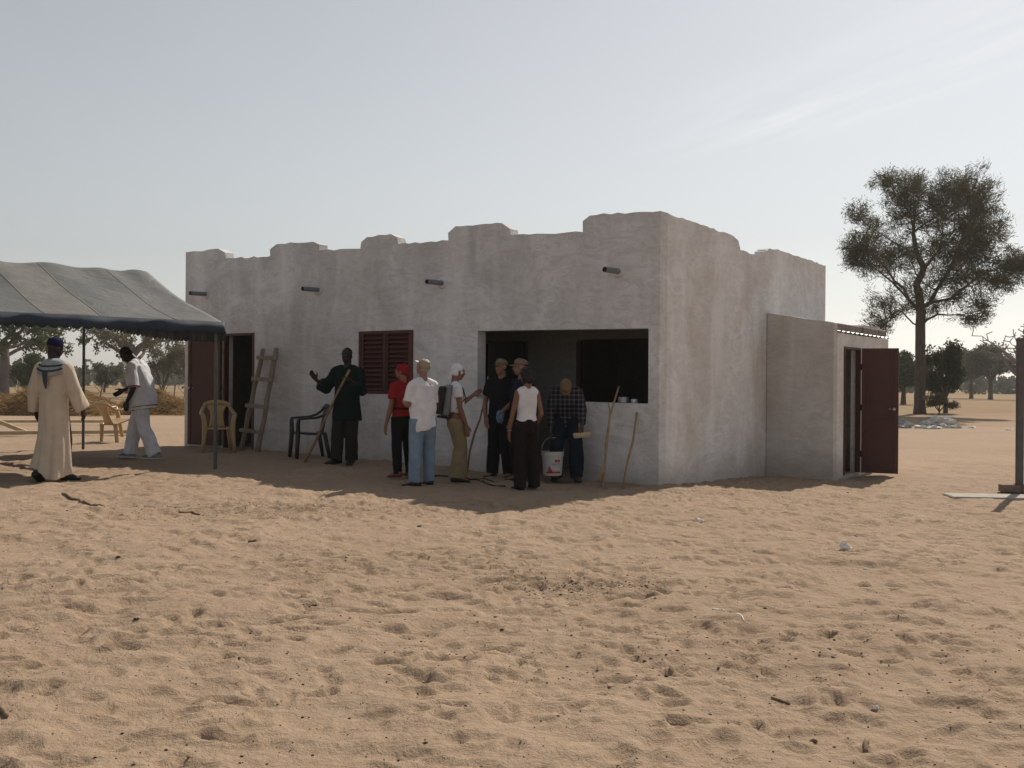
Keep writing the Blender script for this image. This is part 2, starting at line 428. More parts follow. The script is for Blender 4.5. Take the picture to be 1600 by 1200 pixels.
# ------------------------------------------------------------------ ground
def axis_y():
    y = [-40, -20, -8, -3, 0, 1.2]; v = 2.0; y.append(v)
    while v < 25:
        v += np.interp(v, [2, 4, 6, 9, 14, 25], [.018, .018, .023, .034, .052, .16]); y.append(v)
    st = 0.2
    while v < 3500: v += st; st *= 1.13; y.append(v)
    return np.array(y)
def axis_x():
    x = [0.0]; v = 0.0
    while v < 12:
        v += np.interp(v, [0, 3.5, 5, 8, 12], [.018, .020, .030, .055, .12]); x.append(v)
    st = 0.16
    while v < 3500: v += st; st *= 1.14; x.append(v)
    x = np.array(x)
    return np.concatenate([-x[:0:-1], x])
def make_ground():
    X1 = axis_x(); Y1 = axis_y()
    X, Y = np.meshgrid(X1, Y1)
    Z = terrain(X, Y)
    near = np.interp(Y, [14, 24], [1, 0.25]) * np.interp(np.abs(X), [10, 16], [1, 0.3]) * np.interp(Y, [28, 45], [1, 0])
    wx = X + 0.25 * vn2(X * 2, Y * 2, 11); wy = Y + 0.25 * vn2(X * 2, Y * 2, 12)
    rel = 0.038 * vn2(wx / 0.9, wy / 0.7, 1) + 0.040 * vn2(wx / 0.36, wy / 0.30, 2) + 0.034 * vn2(wx / 0.17, wy / 0.14, 3) + 0.013 * vn2(X / 0.075, Y / 0.075, 4)
    Zr = rel * near
    def stamp(cx, cy, L, W, ang, depth, rim):
        rr_ = 1.9 * max(L, W)
        i0, i1 = np.searchsorted(X1, [cx - rr_, cx + rr_]); j0, j1 = np.searchsorted(Y1, [cy - rr_, cy + rr_])
        if i1 - i0 < 2 or j1 - j0 < 2: return
        dx = X[j0:j1, i0:i1] - cx; dy = Y[j0:j1, i0:i1] - cy
        c, s_ = math.cos(ang), math.sin(ang)
        a = (dx * c + dy * s_) / L; b = (-dx * s_ + dy * c) / W
        r2 = a * a + b * b
        Zr[j0:j1, i0:i1] += -depth * np.exp(-r2 ** 2.4) + rim * np.exp(-((np.sqrt(r2) - 1.35) / 0.32) ** 2)
    # trails of footprints and single scuffs
    for _ in range(150):
        x = rng.uniform(-9, 10); y = rng.uniform(2.2, 17); a = rng.uniform(0, PI)
        if rng.random() < 0.6: a = rng.normal(0.5, 0.4)
        for k in range(int(rng.integers(5, 16))):
            sd_ = 0.11 if k % 2 else -0.11
            stamp(x - sd_ * math.sin(a), y + sd_ * math.cos(a), rng.uniform(.10, .15), rng.uniform(.045, .07), a + rng.normal(0, .2), rng.uniform(.012, .034), rng.uniform(.003, .010))
            st = rng.uniform(.32, .6); x += st * math.cos(a); y += st * math.sin(a); a += rng.normal(0, .12)
    for _ in range(9000):
        stamp(rng.uniform(-9, 10), rng.uniform(2.2, 17), rng.uniform(.035, .11), rng.uniform(.022, .05), rng.normal(2.7, .7), rng.uniform(.006, .028), rng.uniform(.002, .010))
    # churned patches
    for (px, py, s_, n_) in ((905, 915, .55, 60), (330, 795, 1.0, 70), (520, 790, 1.0, 40), (760, 790, .8, 40), (620, 880, 1.2, 50), (1130, 1020, .9, 60)):
        g = ground_at(px, py)
        for _ in range(n_):
            stamp(g.x + rng.normal(0, s_ * .7), g.y + rng.normal(0, s_ * .45), rng.uniform(.03, .09), rng.uniform(.02, .05), rng.uniform(0, PI), rng.uniform(.010, .028), rng.uniform(.004, .014))
    Zr[:] = np.where(Zr < 0, -0.028 * np.tanh(-Zr / 0.028), 0.035 * np.tanh(Zr / 0.035))
    fx_ = X * .86 + Y * .5; fy_ = -X * .5 + Y * .86
    scuff = np.abs(vn2(fx_ / .26, fy_ / .085, 21)) + .6 * np.abs(vn2(fx_ / .13, fy_ / .06, 22))
    Zr += -0.020 * scuff * near * np.clip(.6 + 1.6 * vn2(X / .8, Y / .8, 23), 0, 1.2)
    Z = Z + Zr
    # far soft relief
    Z += 0.25 * vn2(X / 60, Y / 60, 8) * np.interp(Y, [70, 160], [0, 1])
    nx, ny = len(X1), len(Y1)
    idx = np.arange(nx * ny).reshape(ny, nx)
    faces = np.stack([idx[:-1, :-1], idx[:-1, 1:], idx[1:, 1:], idx[1:, :-1]], -1).reshape(-1, 4)
    ob = np_obj('ground', np.stack([X, Y, Z], -1).reshape(-1, 3), faces, SAND, smooth=True)
    ob['kind'] = 'structure'
    return X1, Y1, Z
GX, GY, GZ = make_ground()
def gz(x, y):
    """height of the finished sand"""
    i = min(max(np.searchsorted(GX, x) - 1, 0), len(GX) - 2); j = min(max(np.searchsorted(GY, y) - 1, 0), len(GY) - 2)
    fx = (x - GX[i]) / (GX[i + 1] - GX[i]); fy = (y - GY[j]) / (GY[j + 1] - GY[j])
    return float((GZ[j, i] * (1 - fx) + GZ[j, i + 1] * fx) * (1 - fy) + (GZ[j + 1, i] * (1 - fx) + GZ[j + 1, i + 1] * fx) * fy)

# ------------------------------------------------------------------ building
KX, KY = 1.963, 13.9
EU = Vector((-0.808, 0.589, 0)).normalized()
ET = Vector((0.589, 0.808, 0)).normalized()
EZ = Vector((0, 0, 1))
K = Vector((KX, KY, 0))
def W(u, t, z): return K + EU * u + ET * t + EZ * z
def ray(px, py): return ((px - 800) / F) * CR + ((600 - py) / F) * CU + CF
def front_hit(px, py, t=0.0):
    d = ray(px, py); p0 = K + ET * t
    s = (p0 - CAMP).dot(ET) / d.dot(ET); q = CAMP + d * s - K
    return q.dot(EU), q.z
def side_hit(px, py, u=0.0):
    d = ray(px, py); p0 = K + EU * u
    s = (p0 - CAMP).dot(EU) / d.dot(EU); q = CAMP + d * s - K
    return q.dot(ET), q.z
bld = thing('building', 'flat-roofed whitewashed plaster building with stepped parapet and big open window', 'building', K)
LEN = 10.15; DEP = 6.37; TH = 0.20
def slab_poly(mb, outer, holes, fn, t0, t1):
    """extruded polygon: fn(a, z, t) -> world"""
    loops = [outer] + holes
    tris = tessellate_polygon([[Vector((p[0], p[1], 0)) for p in lp] for lp in loops])
    flat = [p for lp in loops for p in lp]; n = len(flat)
    vs = [fn(p[0], p[1], t0) for p in flat] + [fn(p[0], p[1], t1) for p in flat]
    fs = [tuple(t) for t in tris] + [tuple(i + n for i in reversed(t)) for t in tris]
    o = 0
    for lp in loops:
        m_ = len(lp)
        for i in range(m_):
            j = (i + 1) % m_
            fs.append((o + i, o + j, o + j + n, o + i + n))
        o += m_
    mb.add(vs, fs)
def rough_line(pts, step=0.16, amp=0.010):
    out = []
    for a, b in zip(pts[:-1], pts[1:]):
        L = math.hypot(b[0] - a[0], b[1] - a[1]); k = max(1, int(L / step))
        for i in range(k):
            f = i / k
            j = amp if (i > 0) else amp * 0.5
            out.append((a[0] + (b[0] - a[0]) * f + random.uniform(-j, j), a[1] + (b[1] - a[1]) * f + random.uniform(-j, j)))
    out.append(pts[-1])
    return out
top_px = [(1031, 329), (922, 336), (911, 345), (910, 362), (798, 367), (797, 357), (785, 348), (712, 354), (700, 364), (700, 376), (622, 381),
          (620, 371), (611, 366), (573, 370), (564, 378), (563, 388), (499, 391), (498, 382), (489, 377), (432, 381), (422, 390), (422, 400), (353, 404), (351, 394), (341, 389), (290, 394)]
top = [front_hit(x, y) for x, y in top_px]
top[0] = (0.0, top[0][1]); top[-1] = (LEN, top[-1][1])
ZC = top[0][1]
BASE = -0.6
du0, du1 = front_hit(397, 600)[0], front_hit(350, 600)[0]        # front doorway
dzt = 2.235; dzb = gz(*W(8.6, -0.05, 0).xy)
gu0, gu1 = front_hit(908, 680)[0], front_hit(812, 680)[0]        # gap under the big opening
wu0, wu1 = front_hit(1013, 570)[0], front_hit(746, 570)[0]
wzt0, wzt1 = front_hit(1014, 513)[1], front_hit(746, 517)[1]
wzb0, wzb1 = front_hit(1011, 631)[1], front_hit(748, 623)[1]
def lerp(a, b, f): return a + (b - a) * f
zg0 = lerp(wzb0, wzb1, (gu0 - wu0) / (wu1 - wu0)); zg1 = lerp(wzb0, wzb1, (gu1 - wu0) / (wu1 - wu0))
lu0, lz0 = front_hit(646, 516); lu1, lz1 = front_hit(561, 518)
lz_bot = front_hit(561, 615)[1]
outer = rough_line(top, 0.11, 0.015)
outer += [(LEN, 2.0), (LEN, BASE), (du1, BASE), (du1, dzt), (du0, dzt), (du0, BASE), (gu1, BASE), (gu1, zg1), (wu1, wzb1), (wu1, wzt1), (wu0, wzt0), (wu0, wzb0), (gu0, zg0), (gu0, BASE), (0.0, BASE)]
louv = [(lu0, lz_bot), (lu1, lz_bot), (lu1, lz1), (lu0, lz1)]
mb = MB(); slab_poly(mb, outer, [louv], lambda u, z, t: W(u, t, z), 0.0, TH)
fw = mb.build('front_wall', PLASTER, bld, K)
bv = fw.modifiers.new('bev', 'BEVEL'); bv.width = 0.014; bv.segments = 2; bv.limit_method = 'ANGLE'; bv.angle_limit = R(35)
side_px = [(1034, 330), (1145, 368), (1154, 375), (1157, 391), (1197, 403), (1197, 393), (1203, 388), (1212, 389), (1286, 414)]
st_ = [side_hit(x, y) for x, y in side_px]
st_[0] = (TH, ZC - 0.012); st_[-1] = (DEP, st_[-1][1])
outer = rough_line(st_, 0.11, 0.015) + [(DEP, BASE), (TH, BASE)]
mb = MB(); slab_poly(mb, outer, [], lambda t, z, u: W(u, t, z), 0.0, TH)
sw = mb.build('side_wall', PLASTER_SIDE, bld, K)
bv = sw.modifiers.new('bev', 'BEVEL'); bv.width = 0.014; bv.segments = 2; bv.limit_method = 'ANGLE'; bv.angle_limit = R(35)
# brown broken block showing in the parapet notch
tb, zb = side_hit(1200, 396)
mb = MB(); mb.box(W(0.09, tb + 0.01, zb), EU, ET, EZ, 0.075, 0.05, 0.055, 0.006); mb.build('broken_block', MUD, bld, K)
mb = MB(); mb.box(W(LEN - TH / 2, (TH + DEP) / 2 + 0.0, (3.25 + BASE) / 2), EU, ET, EZ, TH / 2, (DEP - TH) / 2, (3.25 - BASE) / 2); mb.build('end_wall', PLASTER, bld, K)
mb = MB(); mb.box(W(LEN / 2, DEP - TH / 2, (3.25 + BASE) / 2), EU, ET, EZ, LEN / 2 - TH - 0.003, TH / 2, (3.25 - BASE) / 2); mb.build('rear_wall', PLASTER, bld, K)
mb = MB(); mb.box(W(LEN / 2, DEP / 2, 2.88), EU, ET, EZ, LEN / 2 - TH - 0.002, DEP / 2 - TH - 0.002, 0.06); mb.build('roof', CONCRETE, bld, K)
# porch behind the opening: inner wall with two doorways, partition
TI = 1.6
iu = [front_hit(x, 580, TI)[0] for x in (903, 895, 825)]
PU = lu0 - 0.12
outer = [(TH + .002, BASE), (TH + .002, 2.81), (PU, 2.81), (PU, BASE), (PU - 0.05, BASE), (PU - 0.05, 2.06), (iu[2], 2.06), (iu[2], BASE), (iu[0], BASE), (iu[0], 2.06), (0.75, 2.06), (0.75, BASE)]
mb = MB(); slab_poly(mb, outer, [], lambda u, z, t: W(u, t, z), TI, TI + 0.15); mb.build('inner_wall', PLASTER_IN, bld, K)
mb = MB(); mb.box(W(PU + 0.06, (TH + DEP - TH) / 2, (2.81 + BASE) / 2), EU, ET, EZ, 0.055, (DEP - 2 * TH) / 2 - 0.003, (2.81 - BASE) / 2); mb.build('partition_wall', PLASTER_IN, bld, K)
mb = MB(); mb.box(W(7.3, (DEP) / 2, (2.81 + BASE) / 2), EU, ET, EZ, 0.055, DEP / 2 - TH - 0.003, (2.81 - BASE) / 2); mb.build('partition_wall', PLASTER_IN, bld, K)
mb = MB(); mb.box(W(LEN - TH - .012, DEP / 2, (2.8 + BASE) / 2), EU, ET, EZ, .008, DEP / 2 - TH - .01, (2.8 - BASE) / 2); mb.build('shade_lining', PLASTER_IN, bld, K)  # dark sheets added over the inner faces so the doorway stays black
mb = MB(); mb.box(W(LEN / 2, DEP - TH - .012, (2.8 + BASE) / 2), EU, ET, EZ, LEN / 2 - TH - .03, .008, (2.8 - BASE) / 2); mb.build('shade_lining', PLASTER_IN, bld, K)
mb = MB(); mb.box(W((7.36 + du0) / 2, TH + .012, (2.8 + BASE) / 2), EU, ET, EZ, (du0 - 7.36) / 2 - .005, .008, (2.8 - BASE) / 2); mb.build('shade_lining', PLASTER_IN, bld, K)
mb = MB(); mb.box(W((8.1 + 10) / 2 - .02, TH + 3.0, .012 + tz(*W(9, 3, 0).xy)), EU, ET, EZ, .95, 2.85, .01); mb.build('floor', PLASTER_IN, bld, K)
# door frames of the inner doorways
for ua, ub in ((iu[0], 0.75), (PU - 0.05, iu[2])):
    for uu in (ua, ub):
        s_ = -1 if uu == max(ua, ub) else 1
        mb = MB(); mb.box(W(uu + s_ * 0.032, TI - 0.005, 1.03), EU, ET, EZ, 0.03, 0.05, 1.0); mb.build('door_frame', REDDARK, bld, K)
# front doorway: steel frame and open leaf
zb_ = dzb - 0.02
for uu in (du0 + 0.022, du1 - 0.022):
    mb = MB(); mb.box(W(uu, 0.03, (zb_ + dzt) / 2), EU, ET, EZ, 0.020, 0.045, (dzt - zb_) / 2); mb.build('door_frame', RED, bld, K)
mb = MB(); mb.box(W((du0 + du1) / 2, 0.03, dzt - 0.022), EU, ET, EZ, (du1 - du0) / 2 - 0.044, 0.045, 0.020); mb.build('door_frame', RED, bld, K)
def door_leaf(hinge, dirv, width, z0, z1, parent, origin, lockside=1):
    nrm = dirv.cross(EZ).normalized()
    c = hinge + dirv * (width / 2) + EZ * ((z0 + z1) / 2)
    h = (z1 - z0) / 2
    mb = MB(); mb.box(c, dirv, nrm, EZ, width / 2, 0.015, h, 0.004)
    leaf = mb.build('door', RED, parent, origin)
    # raised frame members on both faces
    for sgn in (-1, 1):
        off = nrm * (0.0205 * sgn)
        for (a, b, wd, hh) in ((-width / 2 + .035, 0, .033, h - .003), (width / 2 - .035, 0, .033, h - .003)):
            mb = MB(); mb.box(c + dirv * a + EZ * b + off, dirv, nrm, EZ, wd, 0.006, hh, 0.002); mb.build('stile', RED, leaf, origin)
        for zz in (-h + .04, -h * 0.10, h * 0.16, h - .04):
            mb = MB(); mb.box(c + EZ * zz + off, dirv, nrm, EZ, width / 2 - .070, 0.006, .036, 0.002); mb.build('rail', RED, leaf, origin)
        mb = MB(); p = c + dirv * (width / 2 - 0.06) + EZ * (h * 0.03) + nrm * (0.027 * sgn)
        mb.tube([p, p + nrm * (0.03 * sgn), p + nrm * (0.045 * sgn)], [0.022, 0.014, 0.024], 10)
        mb.tube([p - dirv * 0.07, p - dirv * 0.07 + nrm * 0.012 * sgn], [0.014, 0.012], 8)
        mb.build('handle', STEEL, leaf, origin)
    for zz in (-h * .7, 0.05, h * .7):
        mb = MB(); mb.tube([hinge + EZ * ((z0 + z1) / 2 + zz - .05) + nrm * 0.0, hinge + EZ * ((z0 + z1) / 2 + zz + .05)], 0.019, 8); mb.build('hinge', REDDARK, leaf, origin)
    return leaf
hd = (EU * 0.985 - ET * 0.17).normalized()
door_leaf(W(du1 + 0.03, -0.045, 0), hd, front_hit(305, 600)[0] - du1 - 0.06, dzb + 0.03, dzt - 0.01, bld, K)
# louvred window
lf = MB(); lf.box(W((lu0 + lu1) / 2, 0.075, (lz1 + lz_bot) / 2), EU, ET, EZ, (lu1 - lu0) / 2 - .03, .003, (lz1 - lz_bot) / 2 - .03)
lw = lf.build('louvre_window', REDDARK, bld, K)
for uu in (lu0 + .025, lu1 - .025):
    mb = MB(); mb.box(W(uu, 0.03, (lz1 + lz_bot) / 2), EU, ET, EZ, .024, .04, (lz1 - lz_bot) / 2 - .001); mb.build('frame', RED, lw, K)
for zz in (lz1 - .025, lz_bot + .025):
    mb = MB(); mb.box(W((lu0 + lu1) / 2, 0.03, zz), EU, ET, EZ, (lu1 - lu0) / 2 - .0495, .038, .0245); mb.build('frame', RED, lw, K)
lmid = (lu0 + lu1) / 2
for (a, b) in ((lu0 + .052, lmid - .004), (lmid + .004, lu1 - .052)):
    for uu in (a + .026, b - .026):
        mb = MB(); mb.box(W(uu, 0.022, (lz1 + lz_bot) / 2), EU, ET, EZ, .025, .025, (lz1 - lz_bot) / 2 - .053); mb.build('stile', RED, lw, K)
    ns = 12; hh = (lz1 - lz_bot - 0.12) / ns
    sl = None
    for k in range(ns):
        zc_ = lz_bot + 0.06 + hh * (k + .5)
        d = (ET * 0.62 + EZ * 0.78).normalized(); nn = EU.cross(d)
        if sl is None:
            mb = MB(); mb.box(Vector((0, 0, 0)), EU, d, nn, (b - a) / 2 - .055, hh * 0.60, 0.004)
            sl = mb.build('slat', RED, lw); first = sl
        else:
            sl = first.copy(); COL.objects.link(sl); sl.parent = lw
        sl.location = W((a + b) / 2, 0.026, zc_) - K
    if a > lmid:
        mb = MB(); mb.box(W(lmid, -0.010, (lz1 + lz_bot) / 2), EU, ET, EZ, .018, .006, (lz1 - lz_bot) / 2 - .055); mb.build('cover_strip', RED, lw, K)
# roof drain pipes
for px_, py_ in ((945, 421), (667, 440), (473, 451), (297, 458)):
    u_, z_ = front_hit(px_, py_, -0.36)
    mb = MB(); mb.tube([W(u_, TH, z_ + .012), W(u_, -0.36, z_)], 0.039, 16)
    pp = smooth_angle(mb.build('drain_pipe', PVC, bld, K))
    mb = MB(); mb.tube([W(u_, -0.3602, z_), W(u_, -0.364, z_)], [0.033, 0.033], 16); mb.build('pipe_mouth', BLACKIN, pp, K)
    mb = MB()
    rgs = []
    for t_, r_ in ((-0.012, 0.055), (-0.016, 0.075), (0.004, 0.10)):
        rgs.append([W(u_, t_, z_ + .008) + EU * (r_ * math.cos(k * PI / 7)) + EZ * (r_ * math.sin(k * PI / 7)) for k in range(14)])
    mb.loft(rgs); mb.build('mortar_collar', PLASTER, pp, K, smooth=True)
# annex on the right
AT = side_hit(1197, 600)[0]
AW = 1.10
za0 = side_hit(1198, 489)[1]
def annex_hit(px, py):
    d = ray(px, py); p0 = K - EU * AW
    s = (p0 - CAMP).dot(EU) / d.dot(EU); q = CAMP + d * s - K
    return q.dot(ET), q.z
tA, zA = annex_hit(1304, 504)
AEND = AT + 2.85
outer = rough_line([(-0.003, za0), (-AW, zA)], 0.2, 0.008) + [(-AW, BASE), (-0.003, BASE)]
mb = MB(); slab_poly(mb, outer, [], lambda u, z, t: W(u, t, z), AT, AT + 0.17)
o_ = mb.build('annex_wall', PLASTER_RAW, bld, K)
bv = o_.modifiers.new('bev', 'BEVEL'); bv.width = 0.012; bv.segments = 2; bv.limit_method = 'ANGLE'; bv.angle_limit = R(40)
ad0 = annex_hit(1318, 640)[0]; ad1 = ad0 + 0.80
azb = -0.06; azt = 1.985
zAe = annex_hit(1308, 519)[1]; zAe2 = annex_hit(1384, 530)[1]
outer = rough_line([(AEND, zAe2), (AT + .172, zAe)], 0.25, 0.008) + [(AT + .172, BASE), (ad0, BASE), (ad0, azt), (ad1, azt), (ad1, BASE), (AEND, BASE)]
mb = MB(); slab_poly(mb, outer, [], lambda t, z, u: W(u, t, z), -AW, -AW + 0.15)
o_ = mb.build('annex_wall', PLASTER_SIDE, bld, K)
bv = o_.modifiers.new('bev', 'BEVEL'); bv.width = 0.012; bv.segments = 2; bv.limit_method = 'ANGLE'; bv.angle_limit = R(40)
mb = MB(); mb.box(W(-AW + .075, (ad0 + ad1) / 2, (azb + BASE) / 2), EU, ET, EZ, 0.074, (ad1 - ad0) / 2 - .002, (azb - BASE) / 2); mb.build('door_sill', CONCRETE, bld, K)
outer = rough_line([(-0.003, za0 - .02), (-AW + .15, zAe2 + .22)], 0.2, 0.012) + [(-AW + .152, BASE), (-0.003, BASE)]
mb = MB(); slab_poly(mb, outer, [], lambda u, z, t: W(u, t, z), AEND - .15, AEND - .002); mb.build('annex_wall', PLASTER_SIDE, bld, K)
# corrugated roof sheet of the annex, laid over the end wall with a row of mud blocks holding it
rows = []
nc = 60
for i in range(nc + 1):
    t_ = lerp(AT + .175, AEND + .03, i / nc)
    zz = lerp(zAe, zAe2, (t_ - AT) / (AEND - AT)) + 0.016 + 0.011 * math.sin(i * 2 * PI / 5)
    rows.append([W(-AW - .035, t_, zz), W(-0.02, t_, zz + 0.13), W(-0.02, t_, zz + 0.135), W(-AW - .035, t_, zz + .005)])
mb = MB(); mb.loft(rows); mb.build('roof_sheet', ZINC, bld, K)
for i in range(6):
    t_ = lerp(AT + .42, AEND - .25, i / 5)
    zz = lerp(zAe, zAe2, (t_ - AT) / (AEND - AT)) + 0.10
    mb = MB(); mb.box(W(-AW + .12 + random.uniform(-.01, .01), t_, zz), EU, ET, EZ, .09, .205 + random.uniform(0, .02), .052, .01); mb.build('mud_block', MUD, bld, K)
for tt in (ad0 + .018, ad1 - .018):
    mb = MB(); mb.box(W(-AW + .02, tt, (azb + azt) / 2), EU, ET, EZ, .04, .017, (azt - azb) / 2); mb.build('door_frame', RED, bld, K)
mb = MB(); mb.box(W(-AW + .02, (ad0 + ad1) / 2, azt - .018), EU, ET, EZ, .04, (ad1 - ad0) / 2 - .036, .017); mb.build('door_frame', RED, bld, K)
hinge = W(-AW - .035, ad1 - .01, 0)
pe = at(1404, 640, 16.95); dv = Vector((pe.x - hinge.x, pe.y - hinge.y, 0))
door_leaf(hinge, dv.normalized(), dv.length, azb - .005, azt - .005, bld, K)

# jars left on the sill
for i, (px_, r_, h_) in enumerate(((974, .075, .085), (991, .05, .06))):
    u_ = front_hit(px_, 628, 0.1)[0]
    zs = lerp(wzb0, wzb1, (u_ - wu0) / (wu1 - wu0)) - 0.003
    p = W(u_, 0.10, zs)
    mb = MB(); mb.tube([p, p + EZ * .01, p + EZ * (h_ * .7), p + EZ * h_], [r_ * .8, r_ * .95, r_, r_ * .9], 14)
    o_ = smooth_angle(mb.build('tin', STEEL if i == 0 else ZINC, None, p))
    tag(o_, ['dull wide metal tin on the sill of the big opening', 'smaller pale tin beside the wide one on the window sill'][i], 'tin', 'tins on the window sill')

# ------------------------------------------------------------------ canopy tent on the left
TCx, TCy = -4.08, 14.5
TA = Vector((-0.65, 0.76, 0)).normalized()       # along the open end, away from the camera
TB = Vector((-0.76, -0.65, 0)).normalized()      # along the long side, to the left
TC = Vector((TCx, TCy, 0))
TW = 5.55; TL = 8.2; ZE = 2.18; ZR = 3.10
def TP(a, b, z): return TC + TA * a + TB * b + EZ * z
tent = thing('canopy_tent', 'faded grey-green canvas canopy on thin steel poles with dark scalloped edge', 'tent', TC)
def tarp_mat():
    m, n, l, b = nodes_of('canvas'); setv(b, 0.62, 0, 0.35)
    tcn = n.new('ShaderNodeTexCoord'); o = tcn.outputs['Object']
    v = rng_n(n, l, noise_n(n, l, o, 0.9, 6, 0.65, 0.6), 0.3, 0.7)
    c = mixc(n, l, v, (0.078, 0.083, 0.084), (0.120, 0.121, 0.115))
    d = rng_n(n, l, noise_n(n, l, o, 5, 5, 0.7), 0.45, 0.8, 0, 0.5)
    l.new(mixc(n, l, d, c, (0.062, 0.070, 0.078)), b.inputs['Base Color'])
    bump_n(n, l, b, noise_n(n, l, o, 2.4, 3, 0.5, 1.2), 0.4, 0.06)
    return m
CANVAS = tarp_mat()
CANVAS2 = mat('canvas_panel', (0.140, 0.137, 0.127), 0.62, 0.18, 2.5, 0.4, 4, bdist=0.05)
NAVY = mat('navy_canvas', (0.026, 0.038, 0.060), 0.7, 0.25, 4, 0.3, 14)
def roof_z(a, b):
    f = abs(a - TW / 2) / (TW / 2)
    z = ZR + ((ZE if a < TW / 2 else ZE + 0.34) - ZR) * f
    sag = -0.07 * math.sin(PI * f) * (0.6 + 0.4 * math.sin(b * 2 * PI / 2.7 + 1.0))
    wr = 0.016 * math.sin(b * 9.5 + 2.0 * f + 1.3 * math.sin(b * 2)) * max(0, 1 - f * 1.7) + 0.010 * math.sin(b * 4.1 + a * 3.0)
    return z + sag + wr
def tent_sheet(b0, b1, a0, a1, nb, na, m, lift=0.0, name='canopy'):
    vs, fs = [], []
    for j in range(nb + 1):
        for i in range(na + 1):
            a = lerp(a0, a1, i / na); b = lerp(b0, b1, j / nb)
            vs.append(TP(a, b, roof_z(a, b) + lift))
    for j in range(nb):
        for i in range(na):
            p = j * (na + 1) + i
            fs.append((p, p + 1, p + na + 2, p + na + 1))
    mb = MB(); mb.add(vs, fs)
    o = mb.build(name, m, tent, TC, smooth=True)
    so = o.modifiers.new('th', 'SOLIDIFY'); so.thickness = 0.006; so.offset = -1
    return o
ts_ = tent_sheet(-0.06, TL, -0.03, TW + .03, 130, 44, CANVAS)
ts_.data.materials.append(CANVAS2)
for f_ in ts_.data.polygons:
    b_ = (TC + f_.center - TC).dot(TB)
    if 1.62 < b_ < 2.30: f_.material_index = 1
for b_ in (0.62, 1.62, 2.30, 4.1, 5.9):
    mb = MB(); mb.tube([TP(a_, b_, roof_z(a_, b_) + .001) for a_ in np.linspace(0, TW, 40)], .005, 6); mb.build('seam', CANVAS2, tent, TC, smooth=True)
def valance(p0, p1, drop0, drop1, out, nsc, sag=0.0, name='valance'):
    """hanging strip with a scalloped lower edge from p0 to p1"""
    p0 = Vector(p0); p1 = Vector(p1); n = nsc * 6
    rings_t, rings_m, rings_b = [], [], []
    for i in range(n + 1):
        f = i / n
        p = p0.lerp(p1, f) - EZ * (sag * 4 * f * (1 - f))
        d = lerp(drop0, drop1, f)
        sc = 0.035 * abs(math.sin(PI * f * nsc))
        wob = out * (0.02 * math.sin(f * 37) + 0.012 * math.sin(f * 91 + 1))
        rings_t.append(p); rings_m.append(p - EZ * (d * .5) + wob * .6 + out * 0.02); rings_b.append(p - EZ * (d - 0.035 + sc) + wob + out * 0.02)
    mb = MB(); mb.loft([rings_t, rings_m, rings_b], cap=False, closed=False)
    o = mb.build(name, NAVY, tent, TC, smooth=True)
    so = o.modifiers.new('th', 'SOLIDIFY'); so.thickness = 0.004
    return o
FZ = lambda b: roof_z(-0.03, b)
valance(TP(-0.035, -0.06, FZ(0) + .012), TP(-0.035, TL, FZ(0) + .012), 0.17, 0.20, -TA, 60)
valance(TP(-0.03, -0.062, FZ(0)), TP(TW + .03, -0.062, FZ(0) + 0.34), 0.27, 0.12, -TB, 44, 0.10)
valance(TP(TW + .035, -0.06, FZ(0) + .35), TP(TW + .035, TL, FZ(0) + .35), 0.20, 0.22, TA, 60)
for (a, b) in ((0.05, 0.02), (TW - .05, 0.02), (0.05, 2.9), (TW - .05, 2.9), (0.05, 5.8), (TW - .05, 5.8), (TW / 2, 2.9), (TW / 2, 5.8)):
    if (a, b) == (0.05, 2.9): continue
    p = TP(a, b, 0); z0 = gz(p.x, p.y) - 0.05
    zt = (roof_z(a, b) - 0.02) if abs(a - TW / 2) > .1 else ZR - .02
    if a == TW / 2: continue
    mb = MB(); mb.tube([Vector((p.x, p.y, z0)), Vector((p.x, p.y, zt))], 0.026, 10); smooth_angle(mb.build('pole', TENTPOLE, tent, TC))
for b in (0.03, 2.9, 5.8):
    for (a0, a1) in ((0.05, TW / 2), (TW / 2, TW - .05)):
        mb = MB(); mb.tube([TP(a0, b, roof_z(a0, b) - .06), TP((a0 + a1) / 2, b, roof_z((a0 + a1) / 2, b) - .05), TP(a1, b, roof_z(a1, b) - .06)], 0.018, 8); mb.build('rafter', TENTPOLE, tent, TC)
for a in (0.05, TW / 2, TW - .05):
    mb = MB(); mb.tube([TP(a, 0.0, roof_z(a, 0) - .045), TP(a, TL, roof_z(a, 0) - .045)], 0.018, 8); mb.build('purlin', TENTPOLE, tent, TC)

# ------------------------------------------------------------------ trees
def leaf_cloud(centers, counts, spread, size, aspect=0.45, dirs=None):
    """many small leaf quads round the centres"""
    C = np.repeat(np.asarray(centers, float), counts, axis=0); n = len(C)
    d = rng.normal(size=(n, 3)); d /= np.linalg.norm(d, axis=1)[:, None]
    C = C + d * (rng.random((n, 1)) ** 0.6) * spread
    u = rng.normal(size=(n, 3)); u /= np.linalg.norm(u, axis=1)[:, None]
    if dirs is not None:
        u = np.repeat(dirs, counts, axis=0) + .55 * u; u /= np.linalg.norm(u, axis=1)[:, None]
    w = np.cross(u, rng.normal(size=(n, 3))); w /= np.linalg.norm(w, axis=1)[:, None]
    s = size * rng.uniform(.6, 1.4, (n, 1))
    V = np.stack([C - u * s, C + w * s * aspect, C + u * s, C - w * s * aspect], 1).reshape(-1, 3)
    Fc = np.arange(n * 4).reshape(-1, 4)
    return V, Fc
